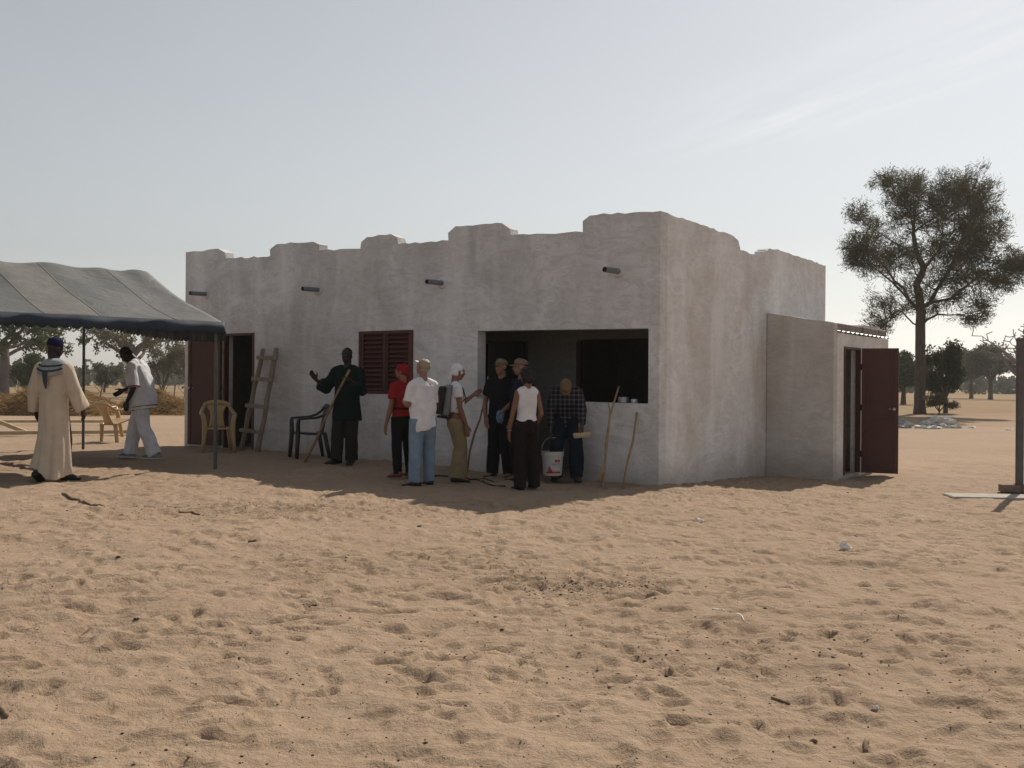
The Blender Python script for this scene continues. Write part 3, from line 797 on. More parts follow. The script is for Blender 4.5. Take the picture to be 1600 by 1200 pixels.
def branch_mesh(nodes, parent, rad, sides=5):
    V = []; Fq = []
    ang = np.arange(sides) * 2 * PI / sides
    for i in range(len(nodes)):
        p = parent[i]
        if p < 0: continue
        a = nodes[p]; b = nodes[i]; d = b - a; L = np.linalg.norm(d)
        if L < 1e-6: continue
        d = d / L
        up = np.array((0, 0, 1.0)) if abs(d[2]) < .9 else np.array((1.0, 0, 0))
        x = np.cross(d, up); x /= np.linalg.norm(x); y = np.cross(d, x)
        ra = min(rad[p], rad[i] * 1.25); rb = rad[i]
        k = len(V)
        for j in range(sides): V.append(a - d * ra * .15 + (x * math.cos(ang[j]) + y * math.sin(ang[j])) * ra)
        for j in range(sides): V.append(b + d * rb * .15 + (x * math.cos(ang[j]) + y * math.sin(ang[j])) * rb)
        for j in range(sides):
            q = (j + 1) % sides
            Fq.append((k + j, k + q, k + sides + q, k + sides + j))
    return np.array(V), np.array(Fq)
def grow(name, label, base, limbs, attr, leaf, bark, leafm, seg=0.5, tip=0.012, cat='tree', group=None, sides=6, wobble=0.12, rise=0.0, feather=False):
    """limbs: list of polylines [(Vector, radius)...]; twigs are grown from them to every attractor, leaves sit on the ends"""
    base = Vector(base)
    root = thing(name, label, cat, base, 0, group)
    nodes = []; par = []; fixed = []
    for lp in limbs:
        prev = -1
        if nodes:
            d = np.linalg.norm(np.array(nodes) - np.array(lp[0][0]), axis=1); k = int(np.argmin(d))
            if d[k] < 1.2 * lp[0][1] + 0.6 * seg + .3: prev = k
        for i in range(len(lp)):
            p = np.array(lp[i][0], float); r = lp[i][1]
            if i == 0:
                if prev >= 0: continue
                nodes.append(p); par.append(-1); fixed.append(r); prev = len(nodes) - 1; continue
            a = nodes[prev]; ra = lp[i - 1][1]; L = np.linalg.norm(p - a); k = max(1, int(L / seg))
            for j in range(1, k + 1):
                f = j / k
                q = a + (p - a) * f
                if j < k: q = q + rng.normal(0, wobble * .25 * seg, 3)
                nodes.append(q); par.append(prev); fixed.append(ra + (r - ra) * f); prev = len(nodes) - 1
    nl = len(nodes)
    attr = np.asarray(attr, float)
    base_n = np.array(nodes)
    dmin = np.array([np.min(np.linalg.norm(base_n - a, axis=1)) for a in attr])
    ends = []
    for ai in np.argsort(dmin):
        a = attr[ai]
        N = np.array(nodes)
        dd = np.linalg.norm(N - a, axis=1) + 0.35 * np.maximum(0, N[:, 2] - a[2])
        if len(limbs) > 1: dd[:3] += 3
        k = int(np.argmin(dd)); st = N[k]; L = np.linalg.norm(a - st)
        ns = max(1, int(L / seg)); prev = k
        for j in range(1, ns + 1):
            f = j / ns
            q = st + (a - st) * f
            if j < ns: q = q + rng.normal(0, wobble * seg, 3) + np.array((0, 0, rise * math.sin(PI * f) * L))
            nodes.append(q); par.append(prev); fixed.append(0); prev = len(nodes) - 1
        ends.append(prev)
    n = len(nodes); cnt = np.zeros(n)
    kids = np.zeros(n, int)
    for i in range(n):
        if par[i] >= 0: kids[par[i]] += 1
    acc = np.where(kids == 0, tip ** 2.3, 0.0)
    for i in range(n - 1, 0, -1):
        if par[i] >= 0 and par[i] < i: acc[par[i]] += acc[i]
    rad = np.maximum(acc, 1e-9) ** (1 / 2.3)
    for i in range(nl): rad[i] = max(rad[i] * .6, fixed[i])
    P = np.array(nodes)
    bb = np.array(base)
    V, Fq = branch_mesh(P - bb, par, rad, sides)
    np_obj('trunk', V, Fq, bark, root, smooth=True)
    if leaf:
        cnts, spread, size, asp = leaf
        C = P[ends] - bb
        C2 = P[[par[e] for e in ends]] - bb
        Cc = np.concatenate([C, (C + C2) / 2]); 
        dr = None
        if feather:
            dr = C - C2; dr /= np.maximum(1e-6, np.linalg.norm(dr, axis=1))[:, None]; dr = np.concatenate([dr, dr])
            cnts = np.clip(rng.lognormal(math.log(cnts), .75, len(Cc)), 2, cnts * 5).astype(int)
        V, Fq = leaf_cloud(Cc, cnts, spread, size, asp, dr)
        np_obj('crown', V, Fq, leafm, root)
    return root
def blob_points(blobs, n, soft=False):
    """points in a set of ellipsoids ((c),(r),weight), denser towards the shell"""
    w = np.array([b[2] for b in blobs], float); w /= w.sum(); out = []
    for b, k in zip(blobs, rng.multinomial(n, w)):
        d = rng.normal(size=(k, 3)); d /= np.linalg.norm(d, axis=1)[:, None]
        rad_ = (rng.random((k, 1)) ** .40) * rng.uniform(.72, 1.18, (k, 1)) if soft else rng.random((k, 1)) ** 0.42
        out.append(np.array(b[0]) + d * rad_ * np.array(b[1]))
    return np.concatenate(out)

# the tall acacia on the right
D0 = 52.0; S = D0 / F
def ap(px, py, dy=0.0):
    p = at(px, py, D0); return Vector((p.x, p.y + dy, p.z))
tb_ = ap(1437, 648); tb_.z = gz(tb_.x, tb_.y) - 0.1
limbs = [
    [(tb_, .37), (tb_ + Vector((0, 0, .5)), 0.276), (ap(1438, 560), 0.244), (ap(1438, 510), 0.239), (ap(1438, 477), 0.212), (ap(1433, 444, .1), 0.175), (ap(1446, 418, .2), 0.156), (ap(1433, 394, .1), 0.129), (ap(1427, 364, 0), 0.092), (ap(1431, 342, .2), 0.064), (ap(1433, 314, .4), 0.037), (ap(1431, 288, .5), 0.018)],
    [(ap(1446, 418, .2), 0.095), (ap(1455, 412, .5), 0.082), (ap(1470, 399, 1.0), 0.068), (ap(1489, 383, 1.5), 0.054), (ap(1496, 350, 1.8), 0.034), (ap(1500, 315, 1.9), 0.020)],
    [(ap(1438, 483), 0.116), (ap(1429, 481, -.2), 0.095), (ap(1413, 470, -.6), 0.082), (ap(1400, 453, -1.0), 0.068), (ap(1383, 444, -1.3), 0.058), (ap(1370, 427, -1.5), 0.048), (ap(1355, 412, -1.6), 0.034), (ap(1333, 390, -1.7), 0.017)],
    [(ap(1413, 470, -.6), 0.061), (ap(1398, 440, .3), 0.048), (ap(1381, 418, 1.0), 0.034), (ap(1361, 399, 1.5), 0.020)],
    [(ap(1438, 482), 0.129), (ap(1446, 479, .3), 0.116), (ap(1463, 471, .7), 0.109), (ap(1476, 451, 1.0), 0.095), (ap(1489, 420, .4), 0.082), (ap(1491, 390, -.4), 0.061), (ap(1498, 357, -1.2), 0.041), (ap(1515, 320, -1.6), 0.020)],
    [(ap(1470, 466, .8), 0.075), (ap(1489, 466, .2), 0.068), (ap(1507, 446, -.4), 0.054), (ap(1528, 429, -.8), 0.041), (ap(1555, 420, -1.0), 0.020)],
    [(ap(1489, 420, .4), 0.054), (ap(1505, 408, 1.2), 0.041), (ap(1530, 395, 2.0), 0.027), (ap(1555, 375, 2.4), 0.017)],
    [(ap(1440, 505), 0.068), (ap(1446, 500, -.2), 0.061), (ap(1459, 492, -.5), 0.051), (ap(1470, 494, -.8), 0.041), (ap(1489, 494, -1.2), 0.031), (ap(1510, 488, -1.6), 0.017)],
    [(ap(1437, 508), 0.054), (ap(1429, 505, .2), 0.041), (ap(1416, 485, .6), 0.034), (ap(1398, 503, 1.2), 0.024), (ap(1396, 519, 1.3), 0.010)],
    [(ap(1433, 394, .1), 0.048), (ap(1422, 390, .3), 0.041), (ap(1398, 368, 1.0), 0.034), (ap(1381, 353, 1.3), 0.024), (ap(1361, 336, 1.5), 0.014)],
    [(ap(1427, 364), 0.048), (ap(1416, 336, -.5), 0.037), (ap(1392, 318, -1.0), 0.027), (ap(1372, 288, -1.3), 0.014)],
    [(ap(1430, 360), 0.048), (ap(1439, 352, -.4), 0.041), (ap(1455, 340, -.9), 0.034), (ap(1474, 334, -1.4), 0.027), (ap(1496, 303, -2.0), 0.014)],
    [(ap(1476, 451, 1.0), 0.041), (ap(1466, 440, 1.6), 0.034), (ap(1458, 428, 2.0), 0.020), (ap(1452, 400, 2.4), 0.014)],
]
def pb(px, py, rx, ry, dy, ry3, w):
    p = ap(px, py, dy); return ((p.x, p.y, p.z), (rx * S, ry3, ry * S), w)
blobs = [pb(1372, 288, 20, 15, -1.2, .7, 18), pb(1395, 308, 30, 22, -1.0, 1.0, 36), pb(1440, 298, 38, 26, .2, 1.5, 70), pb(1432, 276, 22, 8, .4, .8, 12), pb(1490, 302, 42, 26, -1.0, 1.6, 85),
         pb(1515, 345, 46, 44, .2, 2.2, 130), pb(1545, 395, 42, 34, .8, 2.0, 95), pb(1535, 310, 26, 22, .5, 1.2, 26), pb(1548, 350, 24, 28, 1.0, 1.5, 40), pb(1500, 385, 38, 28, .5, 1.6, 45),
         pb(1325, 397, 22, 26, -1.6, .9, 38), pb(1345, 382, 24, 14, -1.2, 1.0, 22), pb(1345, 420, 26, 14, -1.3, 1.0, 20), pb(1395, 402, 32, 20, .8, 1.3, 46), pb(1358, 325, 18, 16, 1.4, .8, 20), pb(1375, 345, 22, 14, 1.3, .8, 18),
         pb(1572, 425, 24, 18, -.8, 1.0, 26), pb(1530, 438, 34, 16, -.8, 1.1, 32), pb(1490, 430, 24, 22, 1.0, 1.0, 22), pb(1515, 480, 22, 16, -1.4, .9, 18), pb(1505, 502, 18, 10, -1.5, .7, 10),
         pb(1385, 478, 22, 16, .9, .9, 16), pb(1380, 500, 16, 10, 1.1, .6, 8), pb(1396, 505, 10, 10, 1.2, .5, 6), pb(1455, 385, 22, 26, 2.2, .8, 26), pb(1455, 335, 30, 22, -.4, 1.3, 40), pb(1410, 335, 22, 18, 0, 1.0, 22)]
grow('acacia_tree', 'tall spreading acacia with feathery dark crown right of the building', tb_, limbs, blob_points([(c_, tuple(q_ * 1.22 for q_ in r_), w_) for c_, r_, w_ in blobs] + [pb(1452, 395, 118, 95, .2, 3.2, 150), pb(1420, 470, 60, 34, .2, 1.8, 34), pb(1495, 465, 55, 38, -.4, 1.8, 40), pb(1580, 415, 22, 22, -.6, 1.0, 30), pb(1560, 445, 28, 16, -.8, 1.0, 24), pb(1318, 405, 20, 22, -1.5, .9, 24)], 2300, True), (14, .40, .110, .12), BARK, LEAF_ACACIA, seg=0.42, tip=.011, wobble=.16, sides=6, feather=True)

def simple_tree(name, label, px, base_py, D, height, crown, trunk_r, leaf, bark, leafm, nattr, nl=5, fork=0.35, lean=0.0, cat='tree', group=None, seg=0.6, flat=0.75, tip=.015, seed=0, sides=5):
    """crown = (rx, rz, centre height)"""
    global rng
    keep = rng; rng = np.random.default_rng(1000 + seed)
    x = (px - 800) / F * D; z = gz(x, D)
    b = Vector((x, D, z - 0.1))
    rx, rz, ch = crown
    fk = b + Vector((lean, 0, height * fork))
    limbs = [[(b, trunk_r * 1.35), (b + Vector((0, 0, .08 * height)), trunk_r), (fk, trunk_r * .8)]]
    for k in range(nl):
        a = 2 * PI * k / nl + rng.uniform(-.4, .4)
        e = b + Vector((lean * 1.5 + math.cos(a) * rx * .62, math.sin(a) * rx * .62, ch + rz * rng.uniform(-.2, .5)))
        m1 = fk.lerp(e, .45) + Vector((rng.normal(0, .05) * rx, rng.normal(0, .05) * rx, rng.uniform(-.05, .12) * rz))
        limbs.append([(fk, trunk_r * .62), (m1, trunk_r * .42), (e, trunk_r * .12)])
    bl = []
    for k in range(max(5, nl * 2)):
        a = rng.uniform(0, 2 * PI); rr_ = rng.uniform(.15, .85)
        c = (b.x + lean * 1.5 + math.cos(a) * rx * rr_, b.y + math.sin(a) * rx * rr_, b.z + ch + rz * rng.uniform(-.6, .62))
        q = rng.uniform(.20, .46)
        bl.append((c, (rx * q, rx * q, rz * q * flat), q ** 2))
    t = grow(name, label, b, limbs, blob_points(bl, nattr), leaf, bark, leafm, seg=seg, tip=tip, cat=cat, group=group, sides=sides)
    rng = keep
    return t
# right of the building
simple_tree('acacia_tree', 'dark bushy tree standing directly behind the tall acacia trunk', 1478, 648, 54.0, 4.4, (1.15, 1.75, 2.5), .12, (34, .34, .075, .5), BARK, LEAF_DARK, 240, nl=5, fork=.2, seed=1, seg=.3, flat=1.0)
simple_tree('shrub', 'small low shrub at the right foot of the tall acacia', 1468, 648, 51.0, 1.3, (.7, .42, .85), .05, (26, .18, .05, .4), BARK, LEAF_DRY, 70, nl=5, fork=.2, seed=2, seg=.2, cat='shrub')
simple_tree('acacia_tree', 'leafy tree in the gap between red annex door and acacia trunk', 1412, 640, 78.0, 5.4, (2.0, 1.9, 3.2), .20, (30, .45, .10, .5), BARK, LEAF_DARK, 240, nl=5, fork=.25, seed=3, seg=.45, flat=1.0)
simple_tree('acacia_tree', 'rounded grey-green tree far off, left of the pair near the field edge', 1518, 617, 128.0, 6.4, (2.4, 2.0, 4.2), .24, (30, .55, .13, .5), BARK, LEAF_FAR, 200, nl=5, fork=.36, seed=4, seg=.6, flat=1.0)
simple_tree('acacia_tree', 'broad open-crowned tree far off beside the leafless baobab', 1548, 618, 118.0, 7.0, (3.4, 2.2, 4.4), .26, (26, .55, .13, .5), BARK, LEAF_FAR, 230, nl=6, fork=.33, seed=5, seg=.6, flat=.9)

def baobab(name, label, px, D, height, trunk_r, spread, leafn, seed, group=None, leafm=LEAF_GREEN, arms=7, low=.30, lsize=.16):
    global rng
    keep = rng; rng = np.random.default_rng(2000 + seed)
    x = (px - 800) / F * D; b = Vector((x, D, gz(x, D) - .2))
    tops = height * .55
    limbs = [[(b, trunk_r * 1.25), (b + Vector((0, 0, height * .12)), trunk_r), (b + Vector((.1, 0, height * .4)), trunk_r * .82), (b + Vector((0, .2, tops)), trunk_r * .5)]]
    att = []
    for k in range(arms):
        a = 2 * PI * k / arms + rng.uniform(-.35, .35)
        h0 = height * rng.uniform(low, .52)
        L = spread * rng.uniform(.75, 1.1)
        st = b + Vector((0, 0, h0)); dirv = Vector((math.cos(a), math.sin(a), 0))
        e = st + dirv * L + EZ * (height - h0) * rng.uniform(.15, .75)
        m1 = st.lerp(e, .4) + EZ * rng.uniform(-.03, .08) * height; m2 = st.lerp(e, .72) + EZ * rng.uniform(0, .08) * height
        limbs.append([(st, trunk_r * .42), (m1, trunk_r * .27), (m2, trunk_r * .15), (e, trunk_r * .05)])
        for q in range(16):
            f = rng.uniform(.35, 1.05); p = st.lerp(e, f) + Vector(rng.normal(0, .16 * spread, 3)) + EZ * rng.uniform(0, .12) * height
            att.append(tuple(p))
    for q in range(30):
        a = rng.uniform(0, 2 * PI); r_ = spread * rng.uniform(0, .6)
        att.append((b.x + r_ * math.cos(a), b.y + r_ * math.sin(a), b.z + height * rng.uniform(.7, 1.0)))
    t = grow(name, label, b, limbs, np.array(att), (leafn, .55, lsize, .5) if leafn else None, BARKBAO, leafm, seg=.55, tip=.045, sides=7, wobble=.2, group=group)
    rng = keep
    return t
baobab('baobab_tree', 'leafless baobab with stubby upright twigs at the right picture edge', 1601, 112.0, 8.4, .62, 4.4, 0, 1, arms=11, low=.22)
baobab('baobab_tree', 'pale thick-trunked baobab seen between the two men in white', 205, 112.0, 9.8, .62, 6.2, 18, 2, leafm=LEAF_DRY, arms=9)
baobab('baobab_tree', 'leafy baobab with brown trunk at the left picture edge', 6, 96.0, 9.4, .46, 6.4, 50, 3, arms=9, low=.38)
simple_tree('acacia_tree', 'bright green bush tree under the left end of the tent', 45, 611, 84.0, 4.4, (1.7, 1.7, 2.4), .12, (34, .4, .10, .5), BARK, LEAF_GREEN, 170, nl=5, fork=.25, seed=6, seg=.45, flat=1.0)
simple_tree('thorn_tree', 'vase-shaped dry thorn tree left of the whitewashed wall', 254, 616, 92.0, 4.9, (2.2, 1.7, 3.4), .13, (20, .4, .075, .35), BARK, LEAF_DRY, 260, nl=8, fork=.12, seed=7, seg=.4, flat=.9)
simple_tree('acacia_tree', 'small round tree right of the robed person beyond the straw', 163, 612, 120.0, 4.2, (2.0, 1.5, 2.5), .14, (26, .5, .12, .5), BARK, LEAF_FAR, 150, nl=5, fork=.3, seed=8, seg=.5, flat=1.0)
simple_tree('acacia_tree', 'dark green tree touching the left edge of the whitewashed wall', 292, 612, 130.0, 5.8, (2.4, 2.0, 3.6), .18, (28, .5, .12, .5), BARK, LEAF_FAR, 170, nl=5, fork=.3, seed=9, seg=.5, flat=1.0)
# far wood on the horizon, one mass
def far_wood():
    V = []; k = 0; C = []
    for i in range(420):
        D = rng.uniform(180, 420); px = rng.uniform(-350, 1950)
        x = (px - 800) / F * D; z = gz(x, D)
        h = rng.uniform(2.5, 6.5) * (1.0 if px < 1000 else .85); r_ = h * rng.uniform(.45, .9)
        n = 40
        d = rng.normal(size=(n, 3)); d /= np.linalg.norm(d, axis=1)[:, None]
        C.append(np.array((x, D, z + h * .52)) + d * (rng.random((n, 1)) ** .5) * np.array((r_, r_, h * .5)))
    C = np.concatenate(C)
    V, Fq = leaf_cloud(C, 4, .7, .55, .7)
    o = np_obj('distant_wood', V, Fq, LEAF_FAR)
    o['kind'] = 'stuff'; o['label'] = 'hazy line of distant trees along the horizon'; o['category'] = 'trees'
far_wood()

# ------------------------------------------------------------------ straw heaps, brush fence, timber
def heap(name, label, px0, px1, D, hmax, seed):
    r_ = np.random.default_rng(seed)
    x0 = (px0 - 800) / F * D; x1 = (px1 - 800) / F * D; cx = (x0 + x1) / 2; hx = (x1 - x0) / 2; hy = 1.6
    base = Vector((cx, D, gz(cx, D)))
    root = thing(name, label, 'straw heap', base, 0, 'straw heaps beyond the tent')
    nx, ny = 60, 26
    xs = np.linspace(-hx, hx, nx); ys = np.linspace(-hy, hy, ny); X, Y = np.meshgrid(xs, ys)
    prof = np.clip(1 - (np.abs(X) / hx) ** 3, 0, 1) * np.clip(1 - (np.abs(Y) / hy) ** 2, 0, 1)
    H = hmax * prof * (0.62 + 0.75 * (vn2(X / 1.1 + seed, Y / .9, seed) + .25)) + .10 * vn2(X / .3, Y / .3, seed + 1) * prof
    G = np.array([[gz(cx + X[j, i], D + Y[j, i]) for i in range(nx)] for j in range(ny)]) - base.z
    Z = G + H - .03
    idx = np.arange(nx * ny).reshape(ny, nx)
    np_obj('mound', np.stack([X, Y, Z], -1).reshape(-1, 3), np.stack([idx[:-1, :-1], idx[:-1, 1:], idx[1:, 1:], idx[1:, :-1]], -1).reshape(-1, 4), STRAWBASE, root, smooth=True)
    n = 5200
    i = r_.integers(0, nx - 1, n); j = r_.integers(0, ny - 1, n)
    c = np.stack([X[j, i] + r_.normal(0, .08, n), Y[j, i] + r_.normal(0, .08, n), Z[j, i] + r_.uniform(0, .07, n)], -1)
    a = r_.uniform(0, 2 * PI, n); el = r_.normal(.15, .35, n)
    d = np.stack([np.cos(a) * np.cos(el), np.sin(a) * np.cos(el), np.sin(el)], -1); L = r_.uniform(.12, .34, (n, 1))
    w = np.cross(d, r_.normal(size=(n, 3))); w /= np.linalg.norm(w, axis=1)[:, None]
    V = np.stack([c - d * L, c + w * .012, c + d * L, c - w * .012], 1).reshape(-1, 3)
    o = np_obj('straw', V, np.arange(n * 4).reshape(-1, 4), STRAW, root); o['kind'] = 'stuff'
heap('straw_heap', 'long brown heap of dry straw behind the robed person, at the left edge', -60, 185, 38.0, 1.15, 21)
heap('straw_heap', 'brown straw heap behind the tan chair and white-suited person', 188, 305, 40.0, .85, 22)
def wobbly(p0, p1, r0, r1, n=7, amp=.02, seed=0, sides=7, bend=None):
    r_ = random.Random(seed); p0 = Vector(p0); p1 = Vector(p1); L = (p1 - p0).length; path = []; rad = []
    for i in range(n + 1):
        f = i / n; q = p0.lerp(p1, f)
        if 0 < i < n: q += Vector((r_.uniform(-1, 1), r_.uniform(-1, 1), r_.uniform(-1, 1))) * amp * L
        if bend: q += Vector(bend) * math.sin(PI * f)
        path.append(q); rad.append(lerp(r0, r1, f) * (1 + r_.uniform(-.12, .12)))
    mb = MB(); mb.tube(path, rad, sides); return mb
fence_posts = [(82, 585, 640, 4), (30, 595, 642, -3), (152, 598, 648, 10), (230, 600, 640, -4), (262, 600, 644, -12), (270, 588, 646, 4), (258, 578, 600, -6), (286, 605, 640, 3)]
fe = thing('brush_fence', 'thin stick fence with sagging wire in front of the straw heaps', 'fence', ground_at(150, 646))
fo = fe.location.copy()
tops_ = []
for i, (px_, y0, y1, dx) in enumerate(fence_posts):
    if i == 6: continue
    g = ground_at(px_, y1); g.z = gz(g.x, g.y) - .06
    t_ = at(px_ + dx, y0, g.y); tops_.append(t_)
    mb = wobbly(g, t_, .035, .018, 7, .03, 50 + i)
    mid = g.lerp(t_, .6)
    for q in range(2):
        mb.tube([mid + EZ * (.12 * q), mid + Vector((random.uniform(-.3, .3), random.uniform(-.1, .1), .35 + .1 * q)), mid + Vector((random.uniform(-.45, .45), random.uniform(-.2, .2), .75))], [.015, .010, .005], 5)
    o_ = mb.build('post', WOODGREY, fe, fo, smooth=True)
tops_.sort(key=lambda v: v.x)
path = []
for a_, b_ in zip(tops_[:-1], tops_[1:]):
    for k in range(4):
        q = a_.lerp(b_, k / 4); q.z = gz(q.x, q.y) + .62 - .10 * math.sin(PI * k / 4); path.append(q)
mb = MB(); mb.tube(path, .008, 5); mb.build('wire', POSTM, fe, fo)
# timber lying under the tent
def plank(p0, p1, w, h, m=WOODPALE):
    p0 = Vector(p0); p1 = Vector(p1); d = (p1 - p0).normalized(); s_ = d.cross(EZ).normalized(); n_ = s_.cross(d)
    mb = MB(); mb.box((p0 + p1) / 2, d, s_, n_, (p1 - p0).length / 2, w / 2, h / 2, .004)
    return mb.build('plank', m, None, (p0 + p1) / 2)
def on_ground(px, py, lift):
    g = ground_at(px, py); return Vector((g.x, g.y, gz(g.x, g.y) + lift))
tag(plank(on_ground(-40, 664, .10), on_ground(180, 664, .10), .16, .07), 'long pale plank behind the robed person, the farther of two', 'plank', 'planks on the sand')
tag(plank(on_ground(-30, 682, .08), on_ground(221, 680, .08), .15, .075), 'long pale plank behind the robed person, the nearer of two', 'plank', 'planks on the sand')
for i, (px_, py_) in enumerate(((20, 668), (150, 669))):
    g = on_ground(px_, py_, .02)
p0 = on_ground(41, 679, .05); p1 = at(-30, 648, p0.y - .3)
tag(plank(p0, p1, .13, .085, WOODPALE), 'short slanting plank at the left edge propped on the longer planks', 'plank', 'planks on the sand')
# grey rag by the heap
def crumple(name, label, cat, c, r_, h_, m, seed, group=None):
    rr_ = np.random.default_rng(seed); mb = MB(); mb.ell((0, 0, 0), (r_, r_ * .7, h_), None, 14, 8)
    v = np.array(mb.v); nn = vn3(v * (2.2 / r_) + seed, seed); nn2 = vn3(v * (6 / r_) + seed, seed + 1)
    v = v * (1 + .9 * nn + 1.1 * nn2)[:, None]; mb.v = [tuple(p) for p in v]
    o = mb.build(name, m, None); o.location = c
    return tag(o, label, cat, group)
RAG = mat('grey_rag', (0.33, 0.34, 0.35), 0.9, 0.2, 8)
WASTE = mat('white_rubbish', (0.55, 0.54, 0.52), 0.7, 0.3, 6)
g = on_ground(8, 636, .08); crumple('rag', 'crumpled grey rag at the left edge before the straw', 'rag', g, .55, .14, RAG, 3)
# rubbish on the far sand right of the door
spots = [(1409, 669, .22, .10), (1421, 666, .20, .08), (1437, 669, .24, .09), (1446, 664, .22, .14), (1457, 670, .26, .08), (1470, 664, .42, .24), (1479, 669, .20, .10), (1496, 669, .24, .06), (1518, 669, .14, .05), (1405, 663, .25, .14), (1577, 672, .16, .03)]
rdesc = ['grey scrap of rubbish beside the open red door', 'thin white scrap in the rubbish line, second from the door', 'white scrap in the rubbish under the tall acacia trunk', 'dark-topped white scrap in the rubbish below the acacia', 'flat white sheet in the middle of the rubbish line',
         'largest white bag in the rubbish line on the far sand', 'white scrap at the right end of the rubbish pile', 'lone white scrap just right of the rubbish pile', 'small white scrap farthest right in the rubbish line', 'dark grey bundle half hidden behind the red annex door', 'tiny white scrap near the right post on the far sand']
for i, (px_, py_, r_, h_) in enumerate(spots):
    g = on_ground(px_, py_, h_ * .3)
    crumple('rubbish', rdesc[i], 'rubbish', g, r_, h_, WASTE if i not in (0, 9) else RAG, 40 + i, 'rubbish on the far sand')

# ------------------------------------------------------------------ steel post with plinth at the right edge
g = ground_at(1592, 772); g.z = gz(g.x, g.y)
sl = thing('steel_post', 'dark square steel post on block footing at the right edge', 'post', g)
sp0 = ground_at(1483, 778)
slab_d = Vector((1, -.10, 0)).normalized(); slab_n = Vector((.10, 1, 0)).normalized()
mb = MB(); c = Vector((sp0.x + 1.0, sp0.y - .05, g.z + .012)); mb.box(c, slab_d, slab_n, EZ, 1.0, .26, .028, .012)
mb.build('slab', CONCRETE, sl, g)
for dx in (-.10, .165):
    mb = MB(); mb.box(Vector((g.x + dx, g.y + .05, g.z + .085)), slab_d, slab_n, EZ, .125, .09, .052, .008); mb.build('block', BLOCK, sl, g)
mb = MB(); pt = at(1597, 528, g.y); mb.box(Vector((g.x + .03, g.y + .05, (pt.z + g.z + .13) / 2)), slab_d, slab_n, EZ, .042, .042, (pt.z - g.z - .13) / 2, .004)
mb.build('shaft', POSTM, sl, g)
mb = MB(); mb.box(Vector((g.x + .03, g.y + .05, g.z + .143)), slab_d, slab_n, EZ, .06, .06, .005); mb.build('base_plate', POSTM, sl, g)

# ------------------------------------------------------------------ people
def skin(name, c): return mat(name, c, 0.55, 0.12, 14, 0.1, 120, spec=0.35)
SK_DARK = skin('skin_dark', (0.018, 0.012, 0.010))
SK_BROWN = skin('skin_brown', (0.075, 0.042, 0.028))
SK_LIGHT = skin('skin_light', (0.24, 0.125, 0.088))
SK_TAN = skin('skin_tan', (0.21, 0.095, 0.058))
EYEW = mat('eye_white', (0.3, 0.28, 0.26), 0.3, 0.05)
EYED = mat('eye_dark', (0.012, 0.01, 0.01), 0.3, 0.05)
LIP = mat('lips', (0.22, 0.09, 0.075), 0.5, 0.1)
def cloth(name, c, var=.15, bump=.3): return mat(name, c, 0.9, var, 7, bump, 45, spec=0.04, bdist=0.006)
def V3(*a): return Vector(a)

def base_joints(H, sw=1.0):
    J = {}
    J['pel'] = V3(0, 0, .525 * H); J['wai'] = V3(0, .004 * H, .61 * H); J['che'] = V3(0, 0, .725 * H)
    J['nek'] = V3(0, -.010 * H, .822 * H); J['hed'] = V3(0, .012 * H, .925 * H)
    for s, k in (('L', -1), ('R', 1)):
        J['sh' + s] = V3(k * .104 * H * sw, -.008 * H, .790 * H)
        J['el' + s] = V3(k * .128 * H * sw, -.022 * H, .635 * H)
        J['wr' + s] = V3(k * .132 * H * sw, .022 * H, .492 * H)
        J['hip' + s] = V3(k * .050 * H, 0, .515 * H)
        J['kn' + s] = V3(k * .054 * H, .014 * H, .283 * H)
        J['an' + s] = V3(k * .056 * H, -.012 * H, .045 * H)
        J['yaw' + s] = -k * R(9)
        J['hd' + s] = V3(0, .25, -1).normalized()     # hand direction
        J['hn' + s] = V3(-k, 0, 0)                      # palm normal
        J['curl' + s] = .35
    J['hyaw'] = 0.0; J['hpitch'] = 0.0; J['hroll'] = 0.0
    return J
def lean_upper(J, ang, neck=0.0, twist=0.0):
    """bend the upper body forward about the pelvis"""
    c = J['pel'].copy()
    for k in ('wai', 'che', 'nek', 'hed', 'shL', 'shR', 'elL', 'elR', 'wrL', 'wrR'):
        f = {'wai': .5}.get(k, 1.0)
        M_ = Matrix.Rotation(-ang * f, 3, 'X') @ Matrix.Rotation(twist, 3, 'Z')
        J[k] = c + M_ @ (J[k] - c)
    if neck:
        n_ = J['nek']; J['hed'] = n_ + Matrix.Rotation(-neck, 3, 'X') @ (J['hed'] - n_)
def ringpts(c, ax, ay, rx, ry, n=18, p=2.0):
    out = []
    for i in range(n):
        t = 2 * PI * i / n; co, si = math.cos(t), math.sin(t)
        e = 2.0 / p
        out.append(c + ax * (rx * math.copysign(abs(co) ** e, co)) + ay * (ry * math.copysign(abs(si) ** e, si)))
    return out
def torso_frames(J, H):
    """list of (centre, right, forward) from pelvis up"""
    pts = [J['pel'], J['wai'], J['che'], (J['shL'] + J['shR']) / 2]
    hipx = (J['hipR'] - J['hipL']).normalized(); shx = (J['shR'] - J['shL']).normalized()
    fr = []
    for i, p in enumerate(pts):
        if i == 0: d = pts[1] - pts[0]
        elif i == len(pts) - 1: d = pts[-1] - pts[-2]
        else: d = pts[i + 1] - pts[i - 1]
        d.normalize(); x = hipx.lerp(shx, i / 3); x = (x - d * x.dot(d)).normalized(); y = d.cross(x)
        fr.append((p, x, y, d))
    return fr
def head_matrix(J): return Matrix.Rotation(J['hyaw'], 3, 'Z') @ Matrix.Rotation(-J['hpitch'], 3, 'X') @ Matrix.Rotation(J['hroll'], 3, 'Y')
